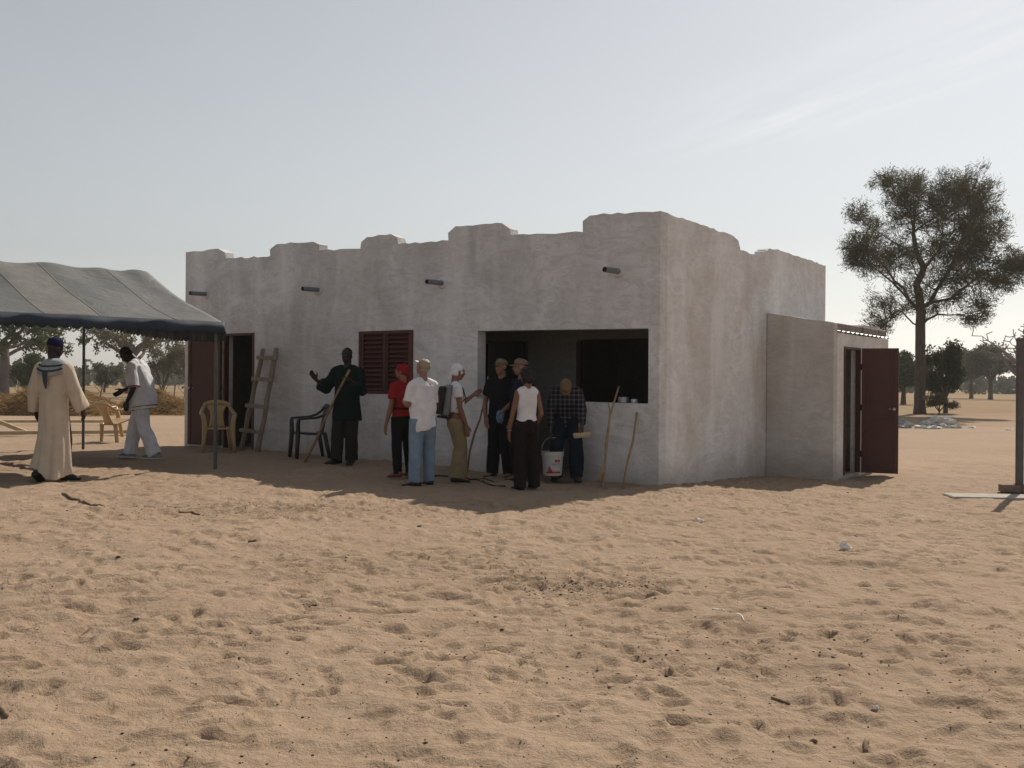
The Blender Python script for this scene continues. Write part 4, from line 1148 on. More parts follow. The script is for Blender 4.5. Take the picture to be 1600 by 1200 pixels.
def hand(mb, J, s, H):
    w = J['wr' + s]; d = J['hd' + s].normalized(); n_ = J['hn' + s]; n_ = (n_ - d * n_.dot(d)).normalized()
    side = d.cross(n_).normalized()
    k = H / 1.75
    # thumb leaves the palm on the forward/upper side
    ts = side if (side.dot(J.get('th' + s, V3(0, 1, .3))) > 0) else -side
    pl = .095 * k
    rings = []
    for f, wd, th in ((0, .026, .018), (.25, .034, .017), (.6, .041, .015), (1.0, .040, .012), (1.06, .034, .009)):
        c = w + d * (pl * f); rings.append(ringpts(c, side, n_, wd * k, th * k, 12, 2.6))
    mb.loft(rings)
    curl = J['curl' + s]
    for i, (off, L) in enumerate(((.030, .070), (.010, .078), (-.010, .073), (-.029, .058))):
        b = w + d * (pl * .98) + ts * (off * k)
        a1 = curl * .7; dd = d; p = b; path = [b - d * .02 * k, b]
        for seg_, fr_ in enumerate((.42, .32, .26)):
            ang = curl * (.5, .95, .8)[seg_]
            dd = (dd * math.cos(ang) + n_ * math.sin(ang)).normalized(); nn = None
            n_2 = (n_ - dd * n_.dot(dd)); 
            p = p + dd * (L * fr_ * k); path.append(p)
        mb.tube(path, [.0095 * k, .0098 * k, .0092 * k, .0086 * k, .0072 * k], 8, True)
    b = w + d * (pl * .28) + ts * (.030 * k)
    td = (d * .72 + ts * .60 + n_ * .35).normalized(); p1 = b + td * .036 * k
    td2 = (d * .88 + ts * .25 + n_ * (.35 + curl * .3)).normalized(); p2 = p1 + td2 * .032 * k; p3 = p2 + td2 * .022 * k
    mb.tube([b - td * .015 * k, b, p1, p2, p3], [.014 * k, .0135 * k, .0115 * k, .010 * k, .0085 * k], 8, True)

def solid(name, mb, m, parent, voxel=.009, smooth=3, fold=None, xf=None, dec=None):
    """fuse overlapping closed pieces into one continuous skin"""
    me = bpy.data.meshes.new('tmp'); me.from_pydata([Vector(p) for p in mb.v], [], mb.f)
    bm = bmesh.new(); bm.from_mesh(me); bmesh.ops.recalc_face_normals(bm, faces=bm.faces); bm.to_mesh(me); bm.free()
    ob = bpy.data.objects.new(name, me); COL.objects.link(ob)
    r_ = ob.modifiers.new('r', 'REMESH'); r_.mode = 'VOXEL'; r_.voxel_size = voxel; r_.use_smooth_shade = True
    if smooth:
        s_ = ob.modifiers.new('s', 'SMOOTH'); s_.iterations = smooth; s_.factor = .5
    dg = bpy.context.evaluated_depsgraph_get()
    ev = ob.evaluated_get(dg)
    me2 = bpy.data.meshes.new_from_object(ev)
    ob.modifiers.clear(); ob.data = me2; bpy.data.meshes.remove(me)
    if fold:
        n = len(me2.vertices); co = np.empty(n * 3, np.float32); me2.vertices.foreach_get('co', co); co = co.reshape(-1, 3).astype(float)
        nr = np.empty(n * 3, np.float32); me2.vertices.foreach_get('normal', nr); nr = nr.reshape(-1, 3)
        d = fold(co)
        co = co + nr * d[:, None]
        me2.vertices.foreach_set('co', co.astype(np.float32).ravel()); me2.update()
    me2.shade_smooth()
    me2.materials.clear(); me2.materials.append(m)
    ob.parent = parent
    return ob
def folds(amp, fx=9, fz=4, seed=0):
    def f(co):
        p = co * np.array((fx, fx, fz)) + seed
        w = co + .05 * np.stack([vn3(co * 6 + seed, 1), vn3(co * 6 + seed, 2), vn3(co * 6 + seed, 3)], -1)
        a = vn3(w * np.array((fx, fx, fz)) + seed, seed)
        b = vn3(w * np.array((fx * 2.3, fx * 2.3, fz * 2.6)) + seed, seed + 5)
        return 1.6 * amp * (1.6 * (np.abs(a) * 2 - .35) + .7 * b)
    return f

TOR = ((.088, .064), (.076, .056), (.090, .064), (.086, .050))    # half widths of pelvis, waist, chest, shoulders
def person(P):
    H = P['H']; J = P['J']
    loc = Vector(P['loc']); root = thing('person', P['label'], 'person', loc, P['rz'], P.get('group'))
    sk = P['skin']; fem = P.get('fem', 0)
    fr = torso_frames(J, H)
    HM = head_matrix(J); hh = .135 * H; hc = J['hed']
    mb = MB()
    # ---- continuous body
    rings = []
    c0, x0, y0, d0 = fr[0]
    rings.append(ringpts(c0 - d0 * .055 * H, x0, y0, .070 * H, .055 * H))
    for (c, x, y, d), (rx, ry) in zip(fr, TOR):
        rings.append(ringpts(c, x, y, rx * H * P.get('wide', 1), ry * H * P.get('deep', 1), 18, 2.3))
    c, x, y, d = fr[-1]
    rings.append(ringpts(c + d * .018 * H, x, y, .060 * H, .038 * H)); rings.append(ringpts(c + d * .03 * H, x, y, .034 * H, .030 * H))
    mb.loft(rings)
    mb.tube([J['nek'] - d * .02 * H, J['nek'], J['hed'] - HM @ V3(0, .02 * H, .035 * H)], [.038 * H, .033 * H, .032 * H], 12, True)
    for s in 'LR': mb.tube([J['nek'] + d * .012 * H, J['nek'].lerp(J['sh' + s], .5) + d * .004 * H, J['sh' + s]], [.026 * H, .026 * H, .024 * H], 10, True)
    def hp(a, b, c_): return hc + HM @ (V3(a, b, c_) * hh)
    mb.ell(hp(0, -.06, .12), (.315 * hh, .40 * hh, .37 * hh), HM, 18, 12)
    mb.ell(hp(0, .08, -.14), (.245 * hh, .27 * hh, .335 * hh), HM, 16, 10)
    mb.ell(hp(0, .20, -.37), (.12 * hh, .11 * hh, .09 * hh), HM)
    mb.ell(hp(0, .27, .12), (.22 * hh, .08 * hh, .06 * hh), HM)
    mb.tube([hp(0, .31, .09), hp(0, .41, -.06), hp(0, .36, -.13)], [.035 * hh, .062 * hh, .05 * hh], 8, True)
    mb.ell(hp(0, .315, -.235), (.115 * hh, .05 * hh, .05 * hh), HM)
    for k in (-1, 1): mb.ell(hp(k * .315, -.05, -.02), (.045 * hh, .09 * hh, .14 * hh), HM, 10, 7)
    for s in 'LR':
        a, b, w = J['sh' + s], J['el' + s], J['wr' + s]
        thin = P.get('arm', 1.0)
        mb.ell(a, (.029 * H * thin,) * 3)
        mb.tube([a, a.lerp(b, .45), b], [.027 * H * thin, .0255 * H * thin, .022 * H * thin], 12, True)
        mb.tube([b, b.lerp(w, .3), w], [.0225 * H * thin, .0225 * H * thin, .0148 * H], 12, True)
        hand(mb, J, s, H)
        h_, kn, an = J['hip' + s], J['kn' + s], J['an' + s]
        mb.tube([h_ + V3(0, 0, .01 * H), h_.lerp(kn, .4), kn], [.052 * H, .046 * H, .034 * H], 14, True)
        mb.tube([kn, kn.lerp(an, .35) + V3(0, -.008 * H, 0), an], [.034 * H, .033 * H, .021 * H], 12, True)
        fy = Matrix.Rotation(J['yaw' + s], 3, 'Z') @ Matrix.Rotation(J.get('fp' + s, 0), 3, 'X')
        rg = []
        for yy, wd, ht, cz in ((-.045, .018, .022, .0), (-.02, .024, .03, 0), (.03, .026, .028, -.008), (.075, .030, .019, -.017), (.10, .026, .013, -.022)):
            rg.append(ringpts(an + fy @ V3(0, yy * H, (cz - .010) * H), fy @ V3(1, 0, 0), fy @ V3(0, 0, 1), wd * H, ht * H * .8, 12, 2.4))
        mb.loft(rg)
    body = solid('body', mb, sk, root, .0075, 2)
    for k in (-1, 1):
        mb = MB(); mb.ell(hp(k * .115, .315, .035), (.058 * hh, .032 * hh, .032 * hh), HM, 10, 7); e = mb.build('eye', EYEW, root, smooth=True)
        mb = MB(); mb.ell(hp(k * .115, .337, .035), (.028 * hh, .016 * hh, .028 * hh), HM, 8, 6); mb.build('pupil', EYED, e, smooth=True)
        mb = MB(); mb.tube([hp(k * .05, .345, .095), hp(k * .12, .345, .115), hp(k * .19, .30, .09)], [.016 * hh, .026 * hh, .012 * hh], 6); mb.build('eyebrow', P.get('brow', EYED), root, smooth=True)
    mb = MB(); mb.tube([hp(-.09, .335, -.225), hp(0, .368, -.225), hp(.09, .335, -.225)], [.010 * hh, .020 * hh, .010 * hh], 6, True); mb.build('mouth', P.get('lip', LIP), root, smooth=True)
    # ---- trousers
    if 'pants' in P:
        q = P['pants']; lo = q.get('loose', .012); fl = q.get('flare', 0.0); sd_ = q.get('seed', 1)
        mb = MB()
        topf = q.get('top', .35)
        cw = fr[0][0].lerp(fr[1][0], topf); ct = fr[0][3]
        mb.loft([ringpts(fr[0][0] - ct * .065 * H, x0, y0, .072 * H + lo, .060 * H + lo, 18, 2.2), ringpts(fr[0][0], x0, y0, .090 * H + lo * .8, .066 * H + lo * .8, 18, 2.3), ringpts(cw, x0, y0, lerp(.088, .078, topf) * H + .007, lerp(.064, .058, topf) * H + .007, 18, 2.3)])
        for s in 'LR':
            h_, kn, an = J['hip' + s], J['kn' + s], J['an' + s]
            dn = (an - kn).normalized()
            cuff = an + dn * q.get('drop', .012) * H
            r0 = .055 * H + lo; r1 = .037 * H + lo * 1.3; r2 = .026 * H + lo * 1.3 + fl
            pth = [h_ + V3(0, 0, .012 * H), h_.lerp(kn, .45), kn, kn.lerp(cuff, .5), cuff]
            rad = [r0, lerp(r0, r1, .45), r1, lerp(r1, r2, .5) + lo * .2, r2]
            rg = []
            for i, p in enumerate(pth):
                dd = (pth[min(i + 1, 4)] - pth[max(i - 1, 0)]).normalized()
                ax = (x0 - dd * x0.dot(dd)).normalized(); ay = dd.cross(ax)
                rg.append(ringpts(p, ax, ay, rad[i], rad[i] * (1.05 + (fl * 3 if i == 4 else 0)), 16))
            mb.loft(rg)
        solid('trousers', mb, q['mat'], root, .011, 3, folds(q.get('fold', .004), 8, 5, sd_))
    # ---- shoes
    if 'shoes' in P:
        for s in 'LR':
            an = J['an' + s]; fy = Matrix.Rotation(J['yaw' + s], 3, 'Z') @ Matrix.Rotation(J.get('fp' + s, 0), 3, 'X')
            rg = []
            for yy, wd, ht, cz in ((-.050, .016, .018, -.010), (-.044, .022, .026, -.008), (-.01, .026, .034, -.003), (.035, .028, .026, -.013), (.08, .031, .019, -.021), (.105, .027, .014, -.026), (.115, .016, .010, -.028)):
                rg.append(ringpts(an + fy @ V3(0, yy * H, (cz - .012) * H), fy @ V3(1, 0, 0), fy @ V3(0, 0, 1), wd * H, ht * H * .82, 14, 2.7))
            mb = MB(); mb.loft(rg); sh = mb.build('shoe', P['shoes'], root, smooth=True)
            if 'sole' in P:
                rg = []
                for zz in (-.0445, -.034):
                    rg.append([an + fy @ V3(x_ * H, y_ * H, zz * H) for x_, y_ in ((-.018, -.052), (.018, -.052), (.025, -.03), (.025, .02), (.032, .075), (.026, .11), (0, .122), (-.026, .11), (-.032, .075), (-.025, .02), (-.025, -.03))])
                mb = MB(); mb.loft(rg); mb.build('sole', P['sole'], sh)
    # ---- top
    if 'top' in P:
        q = P['top']; lo = q.get('loose', .015); mb = MB(); sd_ = q.get('seed', 2)
        hem = q.get('hem', .50) * H; fl = q.get('flare', 0.0)
        rg = []
        c, x, y, d = fr[0]
        if hem < c.z - .02:
            for f in (1.0, .5):
                zc_ = lerp(c.z, hem, f); off = (c.z - zc_)
                cc = c - (d.lerp(EZ, .6)).normalized() * off
                sln = q.get('slant', 0) * f
                rg.append(ringpts(cc, (x + EZ * sln / .15).normalized(), y, .092 * H * P.get('wide', 1) + lo + fl * f, .068 * H * P.get('deep', 1) + lo + fl * f, 20, 2.3))
            rg.append(ringpts(c, x, y, .092 * H * P.get('wide', 1) + lo, .068 * H * P.get('deep', 1) + lo, 20, 2.3))
        else:
            f = (hem - c.z) / (fr[1][0].z - c.z); cc = c.lerp(fr[1][0], f)
            rg.append(ringpts(cc, x, y, lerp(.090, .078, f) * H + lo, lerp(.066, .058, f) * H + lo, 20, 2.3))
        for i in (1, 2, 3):
            c, x, y, d = fr[i]
            if i == 1 and c.z <= hem + .01: continue
            rx, ry = TOR[i]
            if i == 1: rx += q.get('boxy', .008); ry += q.get('boxy', .008)
            k = lo * (1, 1, .8, .45)[i]
            rg.append(ringpts(c, x, y, rx * H * P.get('wide', 1) + k, ry * H * P.get('deep', 1) + k, 20, 2.4))
        c, x, y, d = fr[-1]
        rg.append(ringpts(c + d * .016 * H, x, y, .066 * H + lo * .2, .044 * H + lo * .2, 20))
        rg.append(ringpts(c + d * .034 * H, x, y, .045 * H, .038 * H, 20))
        mb.loft(rg)
        sl_ = q.get('sleeve', .5)
        for s in 'LR':
            ee = J['sh' + s] if sl_ > 0 else J['nek'].lerp(J['sh' + s], .80)
            mb.tube([J['nek'].lerp(J['sh' + s], .22) + d * .004 * H, J['nek'].lerp(J['sh' + s], .55) + d * .004 * H, ee], [.034 * H, .034 * H + lo * .2, .031 * H + lo * .25], 12, True)
        for s in 'LR':
            a, b, w = J['sh' + s], J['el' + s], J['wr' + s]
            if sl_ > 0:
                so = q.get('sloose', lo); r0 = .036 * H + so * .35
                if sl_ <= 1.0:
                    e = a.lerp(b, sl_); pth = [a + (a - b).normalized() * .012 * H, a.lerp(e, .5), e]; rad = [r0, .032 * H + so, .029 * H + so * 1.15 + q.get('sflare', 0)]
                else:
                    e = b.lerp(w, min(1.0, sl_ - 1)); pth = [a + (a - b).normalized() * .012 * H, a.lerp(b, .5), b, b.lerp(e, .5), e]
                    rad = [r0, .031 * H + so, .027 * H + so, .025 * H + so * 1.0 + q.get('sflare', 0) * .5, .021 * H + so * .9 + q.get('sflare', 0)]
                mb.ell(a, (r0, r0, r0))
                # bend at elbow handled by separate lofts
                for i in range(len(pth) - 1):
                    dd = (pth[i + 1] - pth[i]).normalized(); ax = dd.orthogonal().normalized(); ay = dd.cross(ax)
                    mb.loft([ringpts(pth[i], ax, ay, rad[i], rad[i], 14), ringpts(pth[i + 1], ax, ay, rad[i + 1], rad[i + 1], 14)])
                    if 0 < i: mb.ell(pth[i], (rad[i],) * 3, None, 12, 8)
            else:
                mb.ell(a - (a - fr[-1][0]) * .22 + EZ * .004, (.030 * H, .034 * H, .030 * H))
        solid('shirt', mb, q['mat'], root, .010, 3, folds(q.get('fold', .004), 8, 4, sd_))
    # ---- hair
    if 'hair' in P:
        q = P['hair']; mb = MB(); kd = q.get('kind', 'short'); b_ = q.get('big', 0.0)
        mb.ell(hp(0, -.10, .17), ((.325 + b_) * hh, (.395 + b_) * hh, (.355 + b_ * .6) * hh), HM, 20, 14)
        if kd == 'short':
            mb.ell(hp(0, -.20, -.06), ((.28) * hh, .25 * hh, .26 * hh), HM)
        if kd == 'bob':
            mb.ell(hp(0, -.20, -.12), ((.33 + b_) * hh, (.28 + b_) * hh, .38 * hh), HM, 18, 12)
            for k in (-1, 1): mb.ell(hp(k * .26, -.05, -.15), (.13 * hh, .20 * hh, .33 * hh), HM, 14, 10)
        solid('hair', mb, q['mat'], root, .009, 2, folds(q.get('fold', .006), 26, 22, 5))
    # ---- headwear
    if 'cap' in P:
        q = P['cap']; kd = q['kind']; mb = MB()
        if kd in ('ball', 'flat'):
            rg = []
            for zz, kx in ((.16, 1.0), (.26, 1.02), (.36, .96), (.45, .80), (.51, .52), (.535, .2)):
                rg.append([hp(.335 * kx * math.cos(t * 2 * PI / 22), -.08 + .43 * kx * math.sin(t * 2 * PI / 22), zz + (.03 * math.sin(t * 2 * PI / 22))) for t in range(22)])
            mb.loft(rg)
            cp = mb.build('cap', q['mat'], root, smooth=True)
            mb = MB(); rg = []
            for i in range(9):
                f = i / 8; a = lerp(-1.15, 1.15, f)
                r_in = V3(.33 * math.sin(a), -.08 + .41 * math.cos(a), .19); ext = .30 * math.cos(a * 1.2) if kd == 'ball' else .16 * math.cos(a)
                r_out = r_in + V3(.02 * math.sin(a), max(.01, ext), -.05 - .05 * abs(f - .5) * 2)
                rg.append([hp(*r_in), hp(*r_out), hp(*(r_out + V3(0, 0, -.022))), hp(*(r_in + V3(0, 0, -.03)))])
            mb.loft(rg); mb.build('brim', q.get('brim', q['mat']), cp, smooth=True)
        elif kd == 'skull':
            rg = []
            for zz, kx in ((.10, 1.0), (.22, 1.0), (.36, .97), (.47, .86), (.55, .60), (.585, .22)):
                rg.append([hp(.335 * kx * math.cos(t * 2 * PI / 22), -.09 + .425 * kx * math.sin(t * 2 * PI / 22), zz) for t in range(22)])
            mb.loft(rg); mb.build('cap', q['mat'], root, smooth=True)
        elif kd == 'scarf':
            mb.ell(hp(0, -.10, .15), (.352 * hh, .435 * hh, .395 * hh), HM, 20, 14)
            mb.ell(hp(0, -.22, -.06), (.315 * hh, .27 * hh, .27 * hh), HM)
            mb.ell(hp(0, -.46, -.13), (.12 * hh, .12 * hh, .11 * hh), HM)
            for k in (-1, 1):
                mb.tube([hp(k * .02, -.47, -.14), hp(k * .07, -.56, -.28), hp(k * .10, -.58, -.50)], [.05 * hh, .09 * hh, .10 * hh], 10, True, .5)
            solid('headscarf', mb, q['mat'], root, .008, 2, folds(.006, 14, 14, 3))
            mb = MB(); rg = []
            for t in range(25):
                a = 2 * PI * t / 24; rg.append(hp(.335 * math.cos(a), -.07 + .435 * math.sin(a), .17 + .16 * math.sin(a)))
            mb.tube(rg, .022 * hh, 6)
            if 'band' in q: mb.build('scarf_band', q['band'], root, smooth=True)
        elif kd == 'visor':
            mb = MB(); rg = []
            for i in range(9):
                f = i / 8; a = lerp(-1.15, 1.15, f)
                r_in = V3(.335 * math.sin(a), -.07 + .42 * math.cos(a), .22)
                r_out = r_in + V3(.02 * math.sin(a), max(.02, .34 * math.cos(a * 1.2)), .03)
                rg.append([hp(*r_in), hp(*r_out), hp(*(r_out + V3(0, 0, -.022))), hp(*(r_in + V3(0, 0, -.03)))])
            mb.loft(rg); vz = mb.build('visor', q['mat'], root, smooth=True)
            mb = MB(); rg = []
            for zz, kx in ((.15, 1.0), (.24, 1.02), (.36, .95), (.45, .80), (.51, .52), (.535, .2)):
                rg.append([hp(.34 * kx * math.cos(t * 2 * PI / 22), -.08 + .435 * kx * math.sin(t * 2 * PI / 22), zz) for t in range(22)])
    P['root'] = root; P['hp'] = hp; P['fr'] = fr
    return root
def place(px, py, dz=0.0):
    g = ground_at(px, py); g.z = tz(g.x, g.y) + dz
    return g
def wpt(P, v):
    """local to world"""
    return Matrix.Translation(Vector(P['loc'])) @ (Matrix.Rotation(P['rz'], 4, 'Z') @ Vector(v))

C_WHITE = cloth('white_cotton', (0.66, 0.65, 0.68)); C_WHITE2 = cloth('white_cotton_suit', (0.60, 0.60, 0.64)); C_CREAM = cloth('cream_robe', (0.50, 0.42, 0.335), .10)
C_BLACK = cloth('black_cotton', (0.010, 0.010, 0.012)); C_BLACK2 = cloth('dark_brown_cotton', (0.020, 0.014, 0.014)); C_GREEN = cloth('dark_green_cloth', (0.006, 0.015, 0.013))
C_OLIVE = cloth('olive_grey_cloth', (0.026, 0.024, 0.021)); C_RED = cloth('red_cotton', (0.24, 0.016, 0.018)); C_KHAKI = cloth('khaki_cloth', (0.24, 0.185, 0.115)); C_JEANS = cloth('light_denim', (0.19, 0.25, 0.33), .22)
C_DENIM = cloth('dark_denim', (0.012, 0.018, 0.034), .3); C_NAVY = cloth('navy_cotton', (0.012, 0.014, 0.026)); C_CAP = cloth('tan_cap', (0.17, 0.135, 0.095)); C_CAP2 = cloth('brown_cap', (0.17, 0.115, 0.065))
C_VISOR = cloth('pale_cap', (0.60, 0.55, 0.46)); C_SHOE = mat('black_leather', (0.013, 0.012, 0.012), .5, .2); C_SHOER = mat('red_brown_leather', (0.12, 0.035, 0.03), .5, .2); C_SNEAK = mat('grey_sneaker', (0.22, 0.22, 0.24), .7, .3, 20); C_SOLE = mat('pale_sole', (0.5, 0.5, 0.48), .7)
H_BLOND = mat('blond_hair', (0.29, 0.25, 0.195), .6, .35, 40, .6, 80); H_DARK = mat('dark_hair', (0.010, 0.008, 0.007), .5, .3, 40, .5, 80); H_BLACK = mat('cropped_hair', (0.008, 0.007, 0.007), .8, .2)
C_INDIGO = cloth('indigo_cap', (0.014, 0.013, 0.045), .7); C_SASH = cloth('grey_scarf', (0.30, 0.32, 0.34)); C_SASHD = cloth('dark_scarf_stripe', (0.045, 0.06, 0.07)); C_REDTRIM = cloth('red_trim', (0.22, 0.035, 0.04))
def plaid_mat():
    m, n, l, b = nodes_of('plaid_flannel'); setv(b, .9, 0, .15)
    tcn = n.new('ShaderNodeTexCoord'); sp = n.new('ShaderNodeSeparateXYZ'); l.new(tcn.outputs['Object'], sp.inputs[0])
    def stripe(sock, freq, lo, hi, ph=0.0):
        a = n.new('ShaderNodeMath'); a.operation = 'MULTIPLY_ADD'; l.new(sock, a.inputs[0]); a.inputs[1].default_value = freq; a.inputs[2].default_value = ph
        s_ = n.new('ShaderNodeMath'); s_.operation = 'SINE'; l.new(a.outputs[0], s_.inputs[0])
        return rng_n(n, l, s_.outputs[0], lo, hi)
    fq = 2 * PI / .062
    hx = stripe(sp.outputs[0], fq, .35, .75); hz = stripe(sp.outputs[2], fq, .35, .75, .7)
    c = mixc(n, l, hx, (.006, .007, .011), (.062, .062, .068))
    c2 = mixc(n, l, hz, (.006, .007, .011), (.062, .062, .068))
    add = mixc(n, l, 1.0, c, c2, 'ADD')
    red = mixc(n, l, rng_n(n, l, stripe(sp.outputs[2], fq / 2, .85, .98), 0, 1, 0, .5), add, (.05, .016, .016))
    l.new(red, b.inputs['Base Color'])
    return m
PLAID = plaid_mat()

# 1 robed person walking away under the tent edge
H = 1.72; J = base_joints(H)
J['anL'] = V3(-.10, -.15, .10); J['knL'] = V3(-.09, .02, .47); J['fpL'] = -R(28); J['anR'] = V3(.08, .13, .078); J['knR'] = V3(.08, .14, .49)
J['elR'] = V3(.25, .02, 1.10); J['wrR'] = V3(.30, .12, .88); J['elL'] = V3(-.24, -.04, 1.10); J['wrL'] = V3(-.27, .02, .86); J['hyaw'] = -R(25); J['hpitch'] = R(12)
P1 = dict(H=H, J=J, loc=place(84, 752), rz=-R(14), skin=SK_DARK, label='person in long cream robe and dark cap walking away under the tent edge', shoes=C_SHOE, cap=dict(kind='skull', mat=C_INDIGO), lip=SK_DARK)
person(P1)
def robe(P):
    J = P['J']; H = P['H']; fr = P['fr']; mb = MB()
    n = 44; rg = []
    c, x, y, d = fr[3]
    levels = [(.075, .245, .225, -.035), (.30, .215, .185, -.015), (.62, .185, .145, 0), (.95, .17, .135, 0), (1.10, .17, .13, 0), (1.28, .18, .125, 0), (1.38, .165, .105, -.01), (1.42, .10, .075, -.012), (1.445, .06, .055, -.012)]
    for i, (zz, rx, ry, oy) in enumerate(levels):
        fo_ = max(0, 1 - zz / 1.15); r_ = []
        for k in range(n):
            t = 2 * PI * k / n
            m_ = 1 + fo_ * (.09 * math.sin(7 * t + .6) + .05 * math.sin(13 * t + zz * 2))
            # slit up the back where the legs part
            if math.sin(t) < -.85: m_ *= 1 - .16 * fo_
            hemz = zz + (.05 * math.sin(t * 2 + .5) + (.07 if math.cos(t) < 0 else -.01)) * max(0, 1 - zz / .4)
            r_.append(V3(rx * m_ * math.cos(t), oy + ry * m_ * math.sin(t), hemz))
        rg.append(r_)
    mb.loft(rg)
    for s in 'LR':
        a, b, w = J['sh' + s], J['el' + s], J['wr' + s]; e = b.lerp(w, 1.05)
        dd = (b - a).normalized(); ax = dd.orthogonal().normalized(); ay = dd.cross(ax)
        mb.ell(a, (.075, .075, .075))
        mb.loft([ringpts(a, ax, ay, .078, .078), ringpts(a.lerp(b, .5), ax, ay, .083, .083), ringpts(b, ax, ay, .090, .088)])
        dd = (e - b).normalized(); ax = V3(1, 0, 0); ax = (ax - dd * ax.dot(dd)).normalized(); ay = dd.cross(ax)
        mb.loft([ringpts(b, ax, ay, .088, .088), ringpts(e, ax, ay, .070, .115)]); mb.ell(b, (.088, .088, .088))
    return solid('robe', mb, C_CREAM, P['root'], .012, 2, folds(.006, 12, 2.2, 4))
robe(P1)
mb = MB()   # scarf over the shoulders
rg = []
for t in range(15):
    a = lerp(-1.0, PI + 1.0, t / 14); r_ = .215
    ca, sa = math.cos(a), -math.sin(a)
    pth = [V3(.075 * ca, .06 * sa - .012, 1.475), V3(.155 * ca, .105 * sa - .012, 1.435), V3(.215 * ca, .135 * sa - .02, 1.36 - .10 * max(0, math.sin(a)))]
    rg.append(pth)
mb.loft(rg, cap=False, closed=False); sc_ = mb.build('shoulder_scarf', C_SASH, P1['root'], smooth=True)
so = sc_.modifiers.new('th', 'SOLIDIFY'); so.thickness = .012
for z_, f_ in ((.34, .35), (.5, .7)):
    mb = MB(); mb.tube([rg[t][1].lerp(rg[t][2], f_) + V3(0, -.008, .006) for t in range(15)], .011, 6); mb.build('stripe', C_SASHD, sc_)
mb = MB(); mb.tube([V3(-.02, -.155, 1.30), V3(.0, -.17, 1.20), V3(.012, -.17, 1.12)], [.035, .03, .012], 8, True, .4); mb.build('tassel', C_SASHD, sc_, smooth=True)

# 2 white-suited person stooping, seen from the side
H = 1.84; J = base_joints(H)
J['anL'] = V3(-.09, -.25, .083); J['knL'] = V3(-.10, -.07, .50); J['anR'] = V3(.09, .24, .083); J['knR'] = V3(.10, .17, .53)
lean_upper(J, R(12), R(26)); J['hpitch'] = R(48); J['hed'] += V3(0, .03, -.01)
J['elL'] = J['shL'] + V3(-.06, -.06, -.33); J['wrL'] = J['elL'] + V3(.0, .10, -.22); J['hdL'] = V3(0, .2, -1); J['hnL'] = V3(1, 0, 0); J['curlL'] = .6
J['elR'] = J['shR'] + V3(.05, .10, -.30); J['wrR'] = J['elR'] + V3(-.05, .22, -.08); J['hdR'] = V3(-.2, .8, -.5)
P2 = dict(H=H, J=J, loc=place(222, 716), rz=R(84), skin=SK_DARK, label='dark-skinned person in white tunic and trousers stooping beside the tan chair', wide=1.2, deep=1.25, lip=SK_DARK,
          pants=dict(mat=C_WHITE2, loose=.026, flare=.014, fold=.010, seed=11), shoes=C_SNEAK, sole=C_SOLE, top=dict(mat=C_WHITE2, loose=.035, hem=.415, sleeve=1.0, sloose=.03, flare=.02, fold=.009, seed=12), hair=dict(mat=H_BLACK, kind='short', big=-.012, fold=.001))
person(P2)
for s in 'LR':
    e = J['sh' + s].lerp(J['el' + s], .985); dd = (J['el' + s] - J['sh' + s]).normalized(); ax = dd.orthogonal().normalized(); ay = dd.cross(ax)
    rr0 = .029 * H + .030 * 1.15 + .004
    mb = MB(); mb.tube([e + (ax * math.cos(t * PI / 10) + ay * math.sin(t * PI / 10)) * rr0 for t in range(21)], .009, 6); mb.build('sleeve_trim', C_REDTRIM, P2['root'])
c, x, y, d = P2['fr'][0]
mb = MB(); mb.tube([c - EZ * .155 - y * .02 + x * ((.092 * H * 1.12 + .058) * math.cos(t * PI / 14)) + y * ((.068 * H * 1.15 + .058) * math.sin(t * PI / 14)) for t in range(29)], .008, 6); mb.build('hem_trim', C_REDTRIM, P2['root'])
mb = MB(); mb.ell(J['knL'].lerp(J['hipL'], .45) + V3(.055, .078, 0), (.03, .02, .085)); mb.build('red_patch', cloth('orange_red_patch', (.40, .07, .03)), P2['root'], smooth=True)

# 3 person in dark green with a long stick
H = 1.78; J = base_joints(H)
J['anL'] = V3(-.07, -.04, .080); J['anR'] = V3(.12, .10, .080); J['knR'] = V3(.11, .08, .5); J['yawR'] = -R(35)
J['elR'] = J['shR'] + V3(.13, .04, -.26); J['wrR'] = J['elR'] + V3(.10, .17, .13); J['hdR'] = V3(.35, .5, .75); J['hnR'] = V3(-.6, .8, 0); J['curlR'] = .15; J['thR'] = V3(-1, 0, 1)
J['elL'] = J['shL'] + V3(-.05, -.02, -.28); J['wrL'] = J['elL'] + V3(.10, .19, .13); J['hdL'] = V3(.6, .3, .55); J['hnL'] = V3(.4, .5, -.4); J['curlL'] = 1.1
J['hyaw'] = -R(8); J['hpitch'] = R(4)
P3 = dict(H=H, J=J, loc=place(541, 725), rz=R(180 - 14), skin=SK_DARK, label='dark-skinned person in dark green tunic gesturing and holding a long stick', lip=SK_DARK,
          pants=dict(mat=C_OLIVE, loose=.024, flare=.012, fold=.008, seed=21), shoes=C_SHOE, top=dict(mat=C_GREEN, loose=.036, hem=.375, sleeve=1.55, sloose=.036, sflare=.035, flare=.03, fold=.009, seed=22), hair=dict(mat=H_BLACK, kind='short', big=-.014, fold=.001))
person(P3)
hw = wpt(P3, J['wrL'] + J['hdL'].normalized() * .085 + J['hnL'].normalized() * .03)
foot = ground_at(475, 720); foot.z = gz(foot.x, foot.y) - .02
dirs = (hw - foot).normalized(); tip_ = hw + dirs * .16
o_ = wobbly(foot, tip_, .022, .018, 9, .006, 5, 8).build('stick', WOODTAN, None, foot, smooth=True)
tag(o_, 'long brown stick held slantwise by the person in dark green', 'stick')

